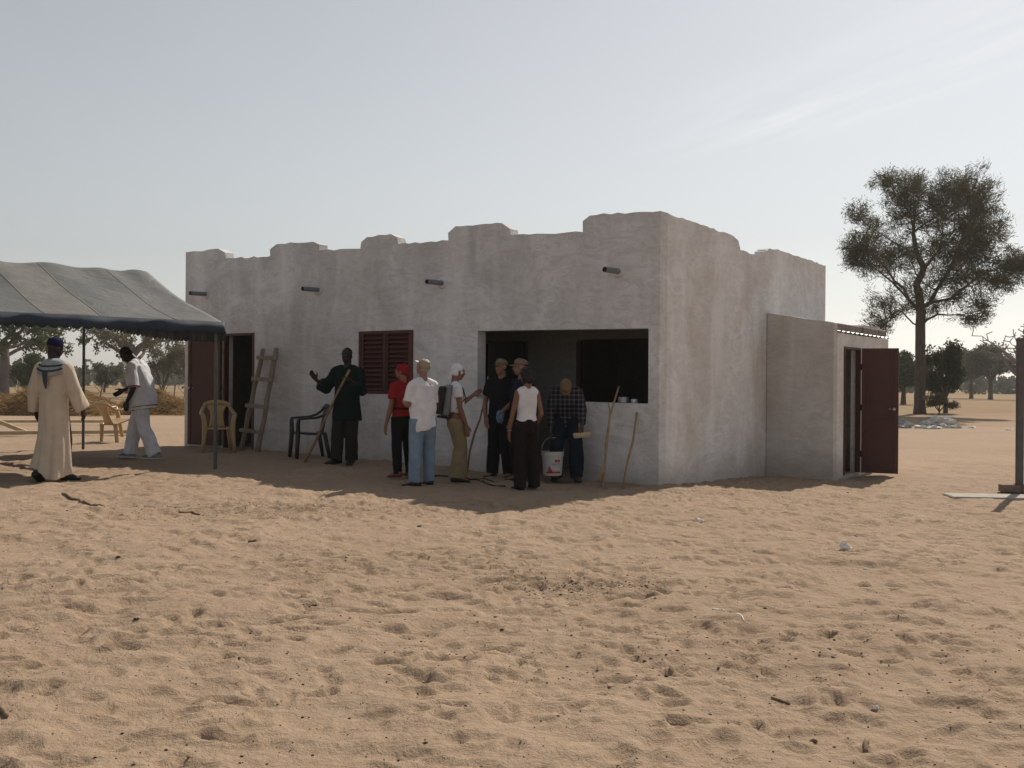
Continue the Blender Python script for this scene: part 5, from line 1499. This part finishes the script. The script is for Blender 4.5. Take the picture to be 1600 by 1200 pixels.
# 4 red shirt and red headscarf
H = 1.54; J = base_joints(H, .9); J['hyaw'] = R(40); J['hpitch'] = -R(4); J['hed'] += V3(-.01, .012, 0)
J['anR'] = V3(.15, .06, .073); J['knR'] = V3(.12, .06, .46); J['anL'] = V3(-.10, -.03, .073)
J['elL'] = J['shL'] + V3(-.07, -.02, -.27); J['wrL'] = J['elL'] + V3(-.045, .04, -.235); J['elR'] = J['shR'] + V3(.05, .0, -.27); J['wrR'] = J['elR'] + V3(-.06, .17, -.10)
P4 = dict(H=H, J=J, loc=place(629, 746), rz=R(38), skin=SK_TAN, label='person in red T-shirt and red headscarf facing the louvred window', pants=dict(mat=C_BLACK, loose=.012, fold=.004, top=.55, seed=31), shoes=C_SHOER,
          top=dict(mat=C_RED, loose=.016, hem=.53, sleeve=.62, sloose=.018, fold=.005, seed=32), cap=dict(kind='scarf', mat=C_RED))
person(P4)
c, x, y, d = P4['fr'][1]
mb = MB(); mb.tube([c - d * .01 + x * ((.080 * H + .030) * math.cos(t * PI / 14)) + y * ((.060 * H + .030) * math.sin(t * PI / 14)) for t in range(29)], .016, 6); mb.build('waist_strap', C_BLACK, P4['root'])
c, x, y, d = P4['fr'][2]
WPRINT = cloth('white_print', (.55, .50, .52))
for q, (dx, dz, w_, h_) in enumerate(((.0, .03, .05, .010), (.005, .005, .045, .009), (-.002, -.02, .052, .010), (.03, .035, .018, .02))):
    mb = MB(); pc = c - y * (.064 * H + .0185) + x * (dx + .01) + d * dz
    mb.box(pc, x, y, d, w_ * .8, .004, h_, 0); mb.build('back_print', WPRINT, P4['root'])

# 5 white T-shirt, pale jeans
H = 1.60; J = base_joints(H, .84); J['hyaw'] = R(14); J['hpitch'] = -R(14); J['hroll'] = R(4)
J['anL'] = V3(-.13, -.04, .075); J['knL'] = V3(-.10, 0, .47); J['anR'] = V3(.13, .06, .075); J['knR'] = V3(.11, .05, .47); J['yawL'] = R(35)
J['elL'] = J['shL'] + V3(-.055, .05, -.25); J['wrL'] = J['elL'] + V3(.06, .21, .04); J['hdL'] = V3(.4, .8, .2)
J['elR'] = J['shR'] + V3(.01, .06, -.26); J['wrR'] = J['elR'] + V3(-.08, .20, .0); J['hdR'] = V3(-.5, .8, .1)
P5 = dict(H=H, J=J, loc=place(660, 760), rz=R(34), skin=SK_LIGHT, label='blond person in baggy white T-shirt and pale blue jeans seen from behind', wide=.9, deep=1.05,
          pants=dict(mat=C_JEANS, loose=.018, flare=.008, fold=.006, seed=41), shoes=C_SHOE, top=dict(mat=C_WHITE, loose=.028, hem=.44, sleeve=.85, sloose=.020, sflare=.010, fold=.011, seed=42, boxy=.02, slant=.045), hair=dict(mat=H_BLOND, kind='short', big=.015, fold=.006), cap=dict(kind='visor', mat=C_VISOR))
person(P5)

# 6 white headscarf and backpack
H = 1.56; J = base_joints(H, .9); J['hyaw'] = R(4); J['hpitch'] = R(8); J['hed'] += V3(0, .02, 0)
J['anL'] = V3(-.07, .08, .073); J['knL'] = V3(-.07, .10, .46); J['anR'] = V3(.07, .00, .073); J['knR'] = V3(.07, .045, .46)
J['elR'] = J['shR'] + V3(.03, .03, -.27); J['wrR'] = J['elR'] + V3(.0, .085, -.22); J['hdR'] = V3(0, .15, -1); J['elL'] = J['shL'] + V3(-.03, .12, -.22); J['wrL'] = J['elL'] + V3(.02, .18, .13); J['hdL'] = V3(0, .8, .5); J['curlL'] = .9
P6 = dict(H=H, J=J, loc=place(711, 753), rz=-R(72), skin=SK_TAN, label='person in white headscarf and khaki trousers carrying a backpack', pants=dict(mat=C_KHAKI, loose=.020, flare=.030, fold=.007, seed=51, top=.15), shoes=C_SHOE,
          top=dict(mat=C_WHITE, loose=.012, hem=.585, sleeve=.45, sloose=.014, fold=.004, seed=52), cap=dict(kind='scarf', mat=C_WHITE))
person(P6)
c, x, y, d = P6['fr'][2]
bpk = thing('backpack', 'narrow black, grey and red backpack on the back of the headscarfed person', 'backpack', wpt(P6, c - y * .14), P6['rz'])
BPG = mat('grey_nylon', (.20, .20, .21), .6, .15, 10); BPB = mat('black_nylon', (.012, .012, .014), .6, .2, 10); BPR = mat('maroon_nylon', (.11, .02, .022), .6, .2, 10)
def lb(c_, hx, hy, hz, bev=.02): return MB().box(c_, V3(1, 0, 0), V3(0, 1, 0), EZ, hx, hy, hz, bev)
tilt = Matrix.Rotation(-R(8), 4, 'X')
lb(V3(0, .02, -.05), .125, .045, .21, .03).build('main_bag', BPG, bpk, xf=tilt)
lb(V3(0, -.055, -.055), .115, .028, .185, .02).build('front_pocket', BPB, bpk, xf=tilt)
lb(V3(0, -.088, -.10), .085, .010, .11, .008).build('pocket_panel', BPR, bpk, xf=tilt)
lb(V3(0, .0, -.27), .12, .05, .018, .012).build('bottom', BPB, bpk, xf=tilt)
for s, k in (('L', -1), ('R', 1)):
    sh = J['sh' + s]; o0 = c - y * .14
    pth = [V3(k * .075, .06, .12), V3(k * .085, sh.y - o0.y - .03, sh.z - o0.z + .06), V3(k * .10, sh.y - o0.y + .08, sh.z - o0.z + .0), V3(k * .125, sh.y - o0.y + .115, -.02), V3(k * .145, .13, -.13), V3(k * .11, .07, -.22)]
    MB().tube(pth, [.024, .026, .024, .018, .012, .010], 8, False, .45).build('strap', BPB, bpk, smooth=True)

# 7 black shirt and tan cap, by the wall
H = 1.67; J = base_joints(H); J['hyaw'] = R(20) * -1; J['hpitch'] = -R(2)
J['anL'] = V3(-.13, .0, .077); J['anR'] = V3(.12, .02, .077)
for s, k in (('L', -1), ('R', 1)):
    J['el' + s] = J['sh' + s] + V3(k * .085, -.02, -.28); J['wr' + s] = J['el' + s] + V3(-k * .05, .10, -.21); J['hd' + s] = V3(-k * .35, .35, -.9); J['hn' + s] = V3(-k * .3, -1, 0); J['curl' + s] = .3
P7 = dict(H=H, J=J, loc=place(782, 746), rz=R(180 - 22), skin=SK_LIGHT, label='person in black T-shirt, black trousers and tan cap with hands at the hips', pants=dict(mat=C_BLACK, loose=.024, flare=.012, fold=.005, seed=61), shoes=C_SHOE,
          top=dict(mat=C_BLACK, loose=.024, hem=.49, sleeve=.62, sloose=.022, fold=.006, seed=62), hair=dict(mat=H_DARK, kind='short', big=-.01, fold=.003), cap=dict(kind='ball', mat=C_CAP))
person(P7)

# 8 cap wearer half hidden behind the sleeveless top
H = 1.67; J = base_joints(H); J['hyaw'] = R(30) * -1; J['hpitch'] = R(2)
J['elL'] = J['shL'] + V3(-.08, -.05, -.27); J['wrL'] = J['elL'] + V3(-.01, .06, -.22); J['curlL'] = .9
J['elR'] = J['shR'] + V3(.06, .02, -.27); J['wrR'] = J['elR'] + V3(-.03, .16, -.10)
P8 = dict(H=H, J=J, loc=place(813, 752), rz=R(180 - 60), skin=SK_LIGHT, label='person in navy shirt and tan cap half hidden behind the sleeveless white top', pants=dict(mat=C_BLACK2, loose=.02, fold=.005, seed=71), shoes=C_SHOE,
          top=dict(mat=C_NAVY, loose=.022, hem=.49, sleeve=.7, sloose=.02, fold=.005, seed=72), hair=dict(mat=H_DARK, kind='short', big=-.01, fold=.003), cap=dict(kind='ball', mat=C_CAP))
person(P8)
c, x, y, d = P8['fr'][3]
mb = MB(); mb.tube([c + d * .035 + x * (.062 * math.cos(t * PI / 10)) + y * (.052 * math.sin(t * PI / 10) - .005) for t in range(21)], .017, 6); mb.build('collar', C_WHITE, P8['root'], smooth=True)
hb = wpt(P8, J['wrR'] + V3(.01, .04, -.09))
BLUEBAG = mat('blue_plastic', (.10, .24, .42), .4, .2, 10)
o_ = crumple('plastic_bag', 'small blue plastic bag held by the capped person in navy', 'bag', hb, .045, .065, BLUEBAG, 9)

# 9 sleeveless white top, dark wide trousers
H = 1.53; J = base_joints(H, .84); J['hyaw'] = R(28); J['hpitch'] = R(3)
J['anL'] = V3(-.10, -.04, .070); J['anR'] = V3(.13, .05, .070); J['knR'] = V3(.105, .04, .44)
J['elL'] = J['shL'] + V3(-.055, .02, -.26); J['wrL'] = J['elL'] + V3(-.02, .05, -.22); J['hdL'] = V3(0, .15, -1); J['elR'] = J['shR'] + V3(.05, -.03, -.26); J['wrR'] = J['elR'] + V3(-.01, .16, -.16)
P9 = dict(H=H, J=J, loc=place(822, 765), rz=R(24), skin=SK_TAN, label='dark-haired person in sleeveless white top and wide dark trousers seen from behind', arm=.88, wide=.9, pants=dict(mat=C_BLACK2, loose=.010, flare=.026, fold=.006, seed=81, drop=.03, top=.55), shoes=C_SHOE,
          top=dict(mat=C_WHITE, loose=.008, hem=.555, sleeve=0, fold=.003, seed=82, boxy=.004), hair=dict(mat=H_DARK, kind='bob', big=.10, fold=.010))
person(P9)
w = J['wrL']; mb = MB(); mb.tube([w + V3(.030 * math.cos(t * PI / 8), .030 * math.sin(t * PI / 8), .01) for t in range(17)], .0055, 6); mb.build('bracelet', STEEL, P9['root'])

# 10 plaid shirt, bowed head, bucket
H = 1.74; J = base_joints(H, .88)
J['anL'] = V3(-.15, .05, .079); J['anR'] = V3(.13, -.02, .079); J['knL'] = V3(-.13, .15, .48); J['knR'] = V3(.12, .11, .48)
for k_ in J:
    if k_ in ('pel', 'wai', 'che', 'nek', 'hed') or k_[:2] in ('sh', 'el', 'wr') or k_[:3] == 'hip': J[k_] = J[k_] + V3(0, -.05, -.045)
lean_upper(J, R(38), R(34)); J['hpitch'] = R(64); J['hed'] += V3(0, .02, -.03)
J['elR'] = J['shR'] + V3(.06, -.06, -.28); J['wrR'] = J['elR'] + V3(-.01, .0, -.25); J['hdR'] = V3(0, .05, -1); J['hnR'] = V3(-1, 0, 0); J['curlR'] = 1.25
J['elL'] = J['shL'] + V3(-.06, -.03, -.27); J['wrL'] = J['elL'] + V3(.0, .14, -.20); J['hdL'] = V3(-.05, .5, -.8); J['hnL'] = V3(.8, -.4, 0); J['curlL'] = 1.2
P10 = dict(H=H, J=J, loc=place(884, 751), rz=R(180 - 4), skin=SK_BROWN, label='stooping person in plaid shirt and flat cap holding a paint bucket', pants=dict(mat=C_DENIM, loose=.026, flare=.012, fold=.008, seed=91), shoes=C_SHOE,
           top=dict(mat=PLAID, loose=.020, hem=.45, sleeve=1.85, sloose=.014, fold=.007, seed=92, flare=.01), hair=dict(mat=H_BLACK, kind='short', big=-.012, fold=.002), cap=dict(kind='flat', mat=C_CAP2), lip=SK_BROWN)
person(P10)
# bucket
hb = wpt(P10, J['wrR'] + J['hdR'].normalized() * .105 + J['hnR'].normalized() * .03)
BW = mat('white_bucket', (.56, .55, .53), .45, .06, 5); BR = mat('red_print', (.42, .03, .035), .6, .1); BB = mat('dark_print', (.07, .05, .09), .6, .1)
bh = .33; bz = hb.z - .19 - bh
bu = thing('bucket', 'white paint bucket with red printed logo carried by the person in plaid', 'bucket', (hb.x, hb.y, bz), R(6))
prof = [(0, .118), (.012, .128), (.10, .134), (.24, .143), (.268, .146), (.270, .154), (.30, .156), (.302, .150), (.318, .151), (.33, .153), (.33, .146), (.29, .140), (.05, .122)]
rg = [[V3(r_ * math.cos(t * 2 * PI / 40), r_ * math.sin(t * 2 * PI / 40), z_) for t in range(40)] for z_, r_ in prof]
mb = MB(); mb.loft(rg); o_ = smooth_angle(mb.build('pail', BW, bu), 35)
mb = MB(); mb.tube([V3(.155 * math.cos(PI - t * PI / 16), -.0, .305 + .215 * math.sin(t * PI / 16) ** .8) for t in range(17)], .004, 6); mb.build('wire_handle', STEEL, bu)
def on_bucket(az, z_, w_, h_, m, name, poly=None, rot=0):
    """flat print wrapped on the pail; az in radians from -y"""
    mb = MB(); n = max(2, int(w_ / .01)); vs = []
    pts = poly or [(-w_ / 2, -h_ / 2), (w_ / 2, -h_ / 2), (w_ / 2, h_ / 2), (-w_ / 2, h_ / 2)]
    if poly is None:
        pts = [(-w_ / 2 + w_ * i / n, -h_ / 2) for i in range(n + 1)] + [(w_ / 2 - w_ * i / n, h_ / 2) for i in range(n + 1)]
    out = []
    for x_, zz in pts:
        z1 = z_ + zz; r_ = np.interp(z1, [0.012, .10, .24], [.128, .134, .143]) + .0012; a = az + x_ / r_
        out.append(V3(r_ * math.sin(a), -r_ * math.cos(a), z1))
    if poly is None:
        k = n + 1; mb.add(out, [(i, i + 1, 2 * k - 2 - i, 2 * k - 1 - i) for i in range(n)])
    else: mb.add(out, [tuple(range(len(out)))])
    return mb.build(name, m, o_)
cx = .35
hexa = lambda r_, ox: [(ox + r_ * math.cos(t * PI / 3 + PI / 6), r_ * math.sin(t * PI / 3 + PI / 6)) for t in range(6)]
on_bucket(cx, .205, 0, 0, BR, 'logo', hexa(.024, -.019)); on_bucket(cx, .205, 0, 0, BR, 'logo', hexa(.024, .019))
on_bucket(cx, .205, .030, .006, BW, 'logo_bar').location = (0, 0, 0)
# brand lettering on the pail
def text_on_bucket(txt, az0, z_, size, m):
    cu = bpy.data.curves.new('lettering', 'FONT'); cu.body = txt; cu.size = size; cu.align_x = 'CENTER'; cu.align_y = 'CENTER'; cu.resolution_u = 2
    ob = bpy.data.objects.new('lettering', cu); COL.objects.link(ob)
    dg = bpy.context.evaluated_depsgraph_get(); me = bpy.data.meshes.new_from_object(ob.evaluated_get(dg))
    COL.objects.unlink(ob); bpy.data.objects.remove(ob)
    for v in me.vertices:
        z1 = z_ + v.co.y; r_ = float(np.interp(z1, [0.012, .10, .24], [.128, .134, .143])) + .0012; a = az0 + v.co.x / r_
        v.co = V3(r_ * math.sin(a), -r_ * math.cos(a), z1)
    me.materials.clear(); me.materials.append(m)
    t_ = bpy.data.objects.new('lettering', me); COL.objects.link(t_); t_.parent = o_
text_on_bucket('UNILATEX', cx - .10, .158, .034, BB)
on_bucket(cx - .1, .128, .07, .004, mat('pale_print', (.40, .36, .36), .6), 'fine_print')
on_bucket(cx - .1, .116, .09, .004, mat('pale_print2', (.40, .36, .36), .6), 'fine_print')
for k, (dx, h_) in enumerate(((-.62, .055), (-.48, .085), (-.36, .06), (-.24, .035))): on_bucket(dx, .055 + h_ / 2, .014, h_, BR, 'skyline_print')
on_bucket(-.02, .047, .215, .022, BR, 'base_print'); on_bucket(.05, .068, .17, .008, BR, 'base_print')
# block of wood in the other hand
hb2 = wpt(P10, J['wrL'] + J['hdL'].normalized() * .085 + J['hnL'].normalized() * .035)
br = thing('brush', 'pale wooden whitewash brush in the left hand of the person in plaid', 'brush', hb2, R(5))
mb = MB(); mb.box(V3(.02, -.02, -.035), V3(1, 0, .10).normalized(), V3(0, 1, 0), V3(-.10, 0, 1).normalized(), .115, .035, .022, .006); mb.build('brush_head', WOODPALE, br)
mb = MB(); mb.tube([V3(.0, .0, -.02), V3(-.01, .01, .10)], [.013, .011], 8, True); mb.build('handle', WOODTAN, br)
mb = MB(); mb.box(V3(.02, -.02, -.068), V3(1, 0, .10).normalized(), V3(0, 1, 0), V3(-.10, 0, 1).normalized(), .105, .026, .013, .003); mb.build('bristles', mat('bristle', (.42, .36, .28), .95, .2, 60, .5, 120), br)

# ------------------------------------------------------------------ plastic chairs
def chair(label, loc, rz, m, tiltx=0.0, tilty=0.0):
    """moulded armchair, front towards local -y"""
    c = thing('plastic_chair', label, 'chair', loc, rz, 'plastic chairs by the wall and tent')
    c.rotation_euler = (tiltx, tilty, rz)
    # seat: dished panel with a rolled front edge
    vs, fs = [], []; nx, ny = 10, 10
    for j in range(ny + 1):
        for i in range(nx + 1):
            x = lerp(-.225, .225, i / nx) * lerp(1.0, .88, j / ny); y = lerp(-.24, .20, j / ny)
            z = .425 - .02 * math.cos(x / .225 * PI / 2) * math.sin(PI * min(1, j / ny)) - .025 * (j / ny) - (.02 if j == 0 else 0)
            vs.append(V3(x, y, z))
    for j in range(ny):
        for i in range(nx):
            p = j * (nx + 1) + i; fs.append((p, p + 1, p + nx + 2, p + nx + 1))
    mb = MB(); mb.add(vs, fs); s_ = mb.build('seat', m, c, smooth=True); so = s_.modifiers.new('t', 'SOLIDIFY'); so.thickness = .022; so.offset = -1
    # legs
    for sx_ in (-1, 1):
        mb = MB(); rg = []
        for z, x, y, w, d in ((0, .268, -.262, .026, .028), (.2, .245, -.250, .034, .036), (.40, .228, -.238, .046, .040), (.54, .240, -.240, .040, .036), (.635, .262, -.235, .040, .032)):
            rg.append(ringpts(V3(sx_ * x, y, z), V3(1, 0, 0), V3(0, 1, 0), w, d, 8, 3))
        mb.loft(rg); mb.build('leg', m, c, smooth=True)
        mb = MB(); rg = []
        for z, x, y, w, d in ((0, .235, .285, .025, .028), (.2, .215, .245, .032, .034), (.42, .195, .205, .040, .036)):
            rg.append(ringpts(V3(sx_ * x, y, z), V3(1, 0, 0), V3(0, 1, 0), w, d, 8, 3))
        mb.loft(rg); mb.build('leg', m, c, smooth=True)
        # arm flows into the top rail
        pth = [V3(sx_ * .262, -.245, .640), V3(sx_ * .275, -.12, .652), V3(sx_ * .272, .05, .662), V3(sx_ * .255, .18, .70), V3(sx_ * .215, .265, .775)]
        mb = MB(); rg = []
        for i, p in enumerate(pth):
            dd = (pth[min(i + 1, 4)] - pth[max(0, i - 1)]).normalized(); ax = dd.cross(EZ).normalized(); ay = ax.cross(dd)
            rg.append(ringpts(p, ax, ay, .034, .020, 10, 2.6))
        mb.loft(rg); mb.build('armrest', m, c, smooth=True)
    # arched top rail
    mb = MB(); rg = []
    pth = [V3(.215 * math.cos(PI * t / 12), .265 + .035 * math.sin(PI * t / 12), .775 + .075 * math.sin(PI * t / 12)) for t in range(13)]
    for i, p in enumerate(pth):
        dd = (pth[min(i + 1, 12)] - pth[max(0, i - 1)]).normalized(); ax = V3(0, 1, 0); ax = (ax - dd * ax.dot(dd)).normalized(); ay = dd.cross(ax)
        rg.append(ringpts(p, ax, ay, .018, .036, 10, 2.6))
    mb.loft(rg); mb.build('top_rail', m, c, smooth=True)
    # central splat flaring upwards
    vs, fs = [], []
    for j in range(9):
        f = j / 8; z = lerp(.40, .83, f); y = lerp(.195, .292, f ** 1.1); w = .105 + .055 * (f - .45) ** 2 * 3 + (.05 * max(0, f - .7) / .3)
        for i in range(9):
            x = lerp(-w, w, i / 8); vs.append(V3(x, y + .03 * (1 - (x / w) ** 2) - .01, z))
    for j in range(8):
        for i in range(8):
            p = j * 9 + i; fs.append((p, p + 1, p + 10, p + 9))
    mb = MB(); mb.add(vs, fs); s_ = mb.build('backrest', m, c, smooth=True); so = s_.modifiers.new('t', 'SOLIDIFY'); so.thickness = .012
    return c
g = place(340, 706); g.z = gz(g.x, g.y) + .01
chair('tan plastic armchair beside the tent pole in front of the red door', g, R(20), PLASTAN)
g = place(483, 714); g.z = gz(g.x, g.y) + .01
chair('black plastic armchair against the wall beside the person in green', g, R(-66), PLASBLACK)
g = place(178, 690); g.z = gz(g.x, g.y) + .02
chair('tan plastic armchair tipped over behind the white-suited person', g + V3(.10, .1, .0), R(150), PLASTAN, R(-14), R(0))

# ------------------------------------------------------------------ home-made ladder leaning on the wall
def wall_pt(px, py, t): 
    u_, z_ = front_hit(px, py, t); return W(u_, t, z_)
fl = ground_at(376, 703); fr_ = ground_at(402, 706)
tl = wall_pt(411, 545, -.09); tr_ = wall_pt(432, 544, -.09)
fl.z = gz(fl.x, fl.y) - .02; fr_.z = gz(fr_.x, fr_.y) - .02
ld = thing('ladder', 'rough grey wooden ladder with four rungs leaning beside the doorway', 'ladder', (fl + fr_) / 2)
lo_ = ld.location.copy()
wobbly(fl, tl, .045, .040, 8, .006, 61, 9).build('rail', WOODGREY, ld, lo_, smooth=True)
wobbly(fr_, tr_, .048, .042, 8, .006, 62, 9).build('rail', WOODGREY, ld, lo_, smooth=True)
for k, f in enumerate((.20, .44, .70, .905)):
    a = fl.lerp(tl, f + .01); b = fr_.lerp(tr_, f); d = (b - a).normalized(); off = -ET * .05
    mb = MB(); mb.box((a + b) / 2 + off + d * .02 * (k - 1), d, ET, d.cross(ET), (b - a).length / 2 + .10, .016, .034, .006); mb.build('rung', WOODGREY, ld, lo_)

# ------------------------------------------------------------------ sticks against the wall
def lean_stick(label, pts, r0, r1, m, seed, branches=()):
    base = pts[0]
    mb = MB(); n = len(pts); mb.tube(pts, [lerp(r0, r1, i / (n - 1)) * (1 + .15 * math.sin(i * 2.3 + seed)) for i in range(n)], 8)
    for bp, ra, rb in branches: mb.tube(bp, [lerp(ra, rb, i / (len(bp) - 1)) for i in range(len(bp))], 7)
    o = mb.build('stick', m, None, base, smooth=True)
    return tag(o, label, 'stick', 'sticks leaning on the wall')
def gp(px, py):
    g = ground_at(px, py); g.z = gz(g.x, g.y) - .03; return g
b0 = gp(941, 762); e0 = wall_pt(967, 604, -.03)
def mid(px, py, f): return at(px, py, lerp(b0.y, e0.y, f))
lean_stick('forked pale stick leaning on the sill below the tins', [b0, mid(944, 735, .2), mid(946, 718, .3), mid(948, 690, .42), mid(953, 650, .65), mid(959, 630, .8), e0], .020, .013, WOODTAN, 1,
           ([(mid(953, 650, .65)), mid(952, 640, .72), mid(950, 627, .8)], .011, .007) and [([mid(953, 650, .65), mid(953, 640, .72), mid(950, 628, .8)], .012, .007), ([mid(945, 725, .25), mid(940, 740, .15), mid(936, 752, .08)], .014, .020)])
b0 = gp(973, 762); e0 = wall_pt(995, 645, -.03)
lean_stick('thin straight stick leaning on the wall nearest the corner', [b0, mid(976, 745, .15), mid(981, 720, .35), mid(989, 690, .6), mid(993, 660, .85), e0], .017, .013, WOODTAN, 2)
e0 = wall_pt(763, 588, -.04)
b0 = gp(729, 739)
lean_stick('curved dark stick leaning beside the person in black', [b0, mid(734, 705, .15), mid(741, 678, .35), mid(750, 655, .55), mid(757, 625, .75), e0], .017, .012, WOODRED, 3)

# ------------------------------------------------------------------ cord on the sand and litter
def on_sand(px, py, lift=.006):
    g = ground_at(px, py); return V3(g.x, g.y, gz(g.x, g.y) + lift)
def sand_line(pix, r_, m, name, label, cat, group=None, sides=6):
    pts = []
    for (a, b) in zip(pix[:-1], pix[1:]):
        A_ = on_sand(*a); B_ = on_sand(*b); k = max(2, int((B_ - A_).length / .05))
        for i in range(k):
            q = A_.lerp(B_, i / k); q.z = gz(q.x, q.y) + r_ * .7; pts.append(q)
    pts.append(on_sand(*pix[-1], r_ * .7))
    mb = MB(); mb.tube(pts, [r_ * (1 - .3 * i / len(pts)) for i in range(len(pts))], sides)
    return tag(mb.build(name, m, None, pts[0], smooth=True), label, cat, group)
CORD = mat('dark_cord', (.03, .025, .022), .7)
sand_line([(662, 748), (690, 747), (720, 751), (745, 752), (765, 758), (790, 760)], .014, CORD, 'cord', 'dark cord lying on the shaded sand behind the people', 'cord')
sand_line([(742, 750), (760, 751), (778, 756)], .010, CORD, 'twig', 'thin dark twig crossing the cord behind the people', 'twig')
TWIG = mat('dry_twig', (.19, .13, .085), .9, .3, 20)
WHITE_L = mat('white_scrap', (.74, .70, .64), .8, .15, 15)
sand_line([(98, 774), (115, 778), (135, 786), (163, 793)], .016, TWIG, 'twig', 'curved brown branch on the sand below the robed person', 'twig')
sand_line([(1206, 1086), (1220, 1091), (1234, 1098)], .006, TWIG, 'twig', 'thin bent twig on the sand at lower right of centre', 'twig', 'twigs on the open sand')
sand_line([(1355, 1156), (1352, 1166), (1353, 1174)], .011, TWIG, 'twig', 'short stub of wood in the right foreground', 'twig', 'twigs on the open sand')
sand_line([(1268, 1157), (1275, 1164)], .009, TWIG, 'twig', 'tiny brown twig left of the stub in the right foreground', 'twig', 'twigs on the open sand')
sand_line([(0, 1112), (8, 1122), (10, 1128)], .012, TWIG, 'twig', 'brown twig at the lower left edge of the sand', 'twig', 'twigs on the open sand')
sand_line([(280, 801), (300, 799), (312, 801)], .012, TWIG, 'twig', 'dark twig in the churned sand below the tan chair', 'twig', 'twigs on the open sand')
sand_line([(388, 846), (400, 845)], .012, TWIG, 'twig', 'short dark twig left of centre on the sand', 'twig', 'twigs on the open sand')
sand_line([(1113, 955), (1124, 953), (1134, 956)], .005, WHITE_L, 'string', 'white curl of string on the sand right of centre', 'string', 'bits of white string')
sand_line([(1152, 964), (1160, 972), (1163, 978)], .004, WHITE_L, 'string', 'short white string below the curled one', 'string', 'bits of white string')
for i, (px_, py_, r_, h_, lb_) in enumerate(((1320, 861, .055, .055, 'pale round scrap on the sand below the red annex door'), (1367, 1107, .022, .014, 'small white scrap in the right foreground sand'), (1091, 814, .05, .025, 'small white scrap on the sand below the building corner'),
                                             (1110, 1113, .010, .008, 'tiny white speck of litter in the central foreground'), (1352, 886, .02, .01, 'tiny white scrap below the round one on the right'), (452, 928, .014, .010, 'tiny pale scrap on the sand left of centre'), (1180, 860, .02, .012, 'tiny white bit on the sand left of the round scrap'))):
    g = on_sand(px_, py_, h_ * .5); crumple('litter', lb_, 'litter', g, r_ * .75, h_ * .8, WHITE_L, 70 + i, 'white litter on the sand')
# dark dung pellets, husks and grit strewn on the sand
def grit():
    V = []; Fc = []; k = 0
    oct_ = np.array([(1, 0, 0), (-1, 0, 0), (0, 1, 0), (0, -1, 0), (0, 0, .7), (0, 0, -.7)], float)
    of = [(0, 2, 4), (2, 1, 4), (1, 3, 4), (3, 0, 4), (2, 0, 5), (1, 2, 5), (3, 1, 5), (0, 3, 5)]
    pts = []
    for _ in range(4200):
        y = 2.6 + 13.5 * rng.random() ** 1.25; x = rng.uniform(-.62, .62) * y; pts.append((x, y, min(.0055, abs(rng.normal(0, .0022)) + .0014)))
    for (px, py, s_, n_) in ((905, 915, .38, 420), (330, 795, .8, 420), (520, 792, .8, 260), (760, 792, .6, 80), (620, 880, 1.0, 120), (1130, 1020, .8, 160), (1400, 1040, .9, 130), (200, 1180, .5, 60), (1180, 765, .9, 90), (1080, 768, .7, 90), (640, 1010, .9, 80), (960, 1000, .8, 90)):
        g = ground_at(px, py)
        for _ in range(n_): pts.append((g.x + rng.normal(0, s_), g.y + rng.normal(0, s_ * .55), min(.008, abs(rng.normal(0, .0034)) + .002)))
    for (x, y, r_) in pts:
        a = rng.uniform(0, PI); c, s_ = math.cos(a), math.sin(a); sc = r_ * rng.uniform(.6, 1.3, 3) * np.array((1.5, 1, .8))
        v = oct_ * sc; v = np.stack([v[:, 0] * c - v[:, 1] * s_, v[:, 0] * s_ + v[:, 1] * c, v[:, 2]], -1) + np.array((x, y, gz(x, y) + r_ * .35))
        V.append(v); Fc += [(k + a_, k + b_, k + c_) for a_, b_, c_ in of]; k += 6
    o = np_obj('grit', np.concatenate(V), np.array(Fc), leaf_mat('grit_dung', (.045, .030, .021), (.20, .14, .095)))
    o['kind'] = 'stuff'; o['label'] = 'dark grit, dung pellets and husks strewn over the sand'
grit()
# larger lumps that read singly
LUMP = mat('dark_lump', (.085, .056, .040), .95, .3, 30, .5, 60)
for i, (px_, py_, r_, lb_) in enumerate(((490, 948, .045, 'dark dung lump with loose sand round it, left of centre'), (655, 821, .03, 'dark lump on the sand below the person in pale jeans'), (1336, 835, .04, 'dark stone on the sand below the red annex door'), (185, 872, .03, 'small dark lump on the sand at the left'),
                                         (213, 971, .026, 'small dark lump left of centre in the middle distance'), (756, 856, .03, 'dark lump on the sand below the white bucket'), (1195, 955, .035, 'dark lump right of the white string'), (1325, 768, .04, 'dark stone in the shade of the open red door'))):
    g = on_sand(px_, py_, r_ * .1); crumple('lump', lb_, 'lump', g, r_ * .5, r_ * .25, LUMP, 90 + i, 'dark lumps on the sand')

# ------------------------------------------------------------------ dusty air
mb = MB(); mb.box(V3(0, 380, 7.0), V3(1, 0, 0), V3(0, 1, 0), EZ, 900, 520, 8.6)
hz_ = mb.build('haze', mat('haze_tmp', (1, 1, 1)), None)
m = bpy.data.materials.new('dusty_air'); m.use_nodes = True
for nd in list(m.node_tree.nodes):
    if nd.type != 'OUTPUT_MATERIAL': m.node_tree.nodes.remove(nd)
pv = m.node_tree.nodes.new('ShaderNodeVolumePrincipled'); pv.inputs['Color'].default_value = (.93, .92, .90, 1); pv.inputs['Density'].default_value = HAZE_D; pv.inputs['Anisotropy'].default_value = .35
m.node_tree.links.new(pv.outputs[0], m.node_tree.nodes['Material Output'].inputs['Volume'])
hz_.data.materials.clear(); hz_.data.materials.append(m); hz_['kind'] = 'stuff'; hz_['label'] = 'pale dusty haze over the plain'
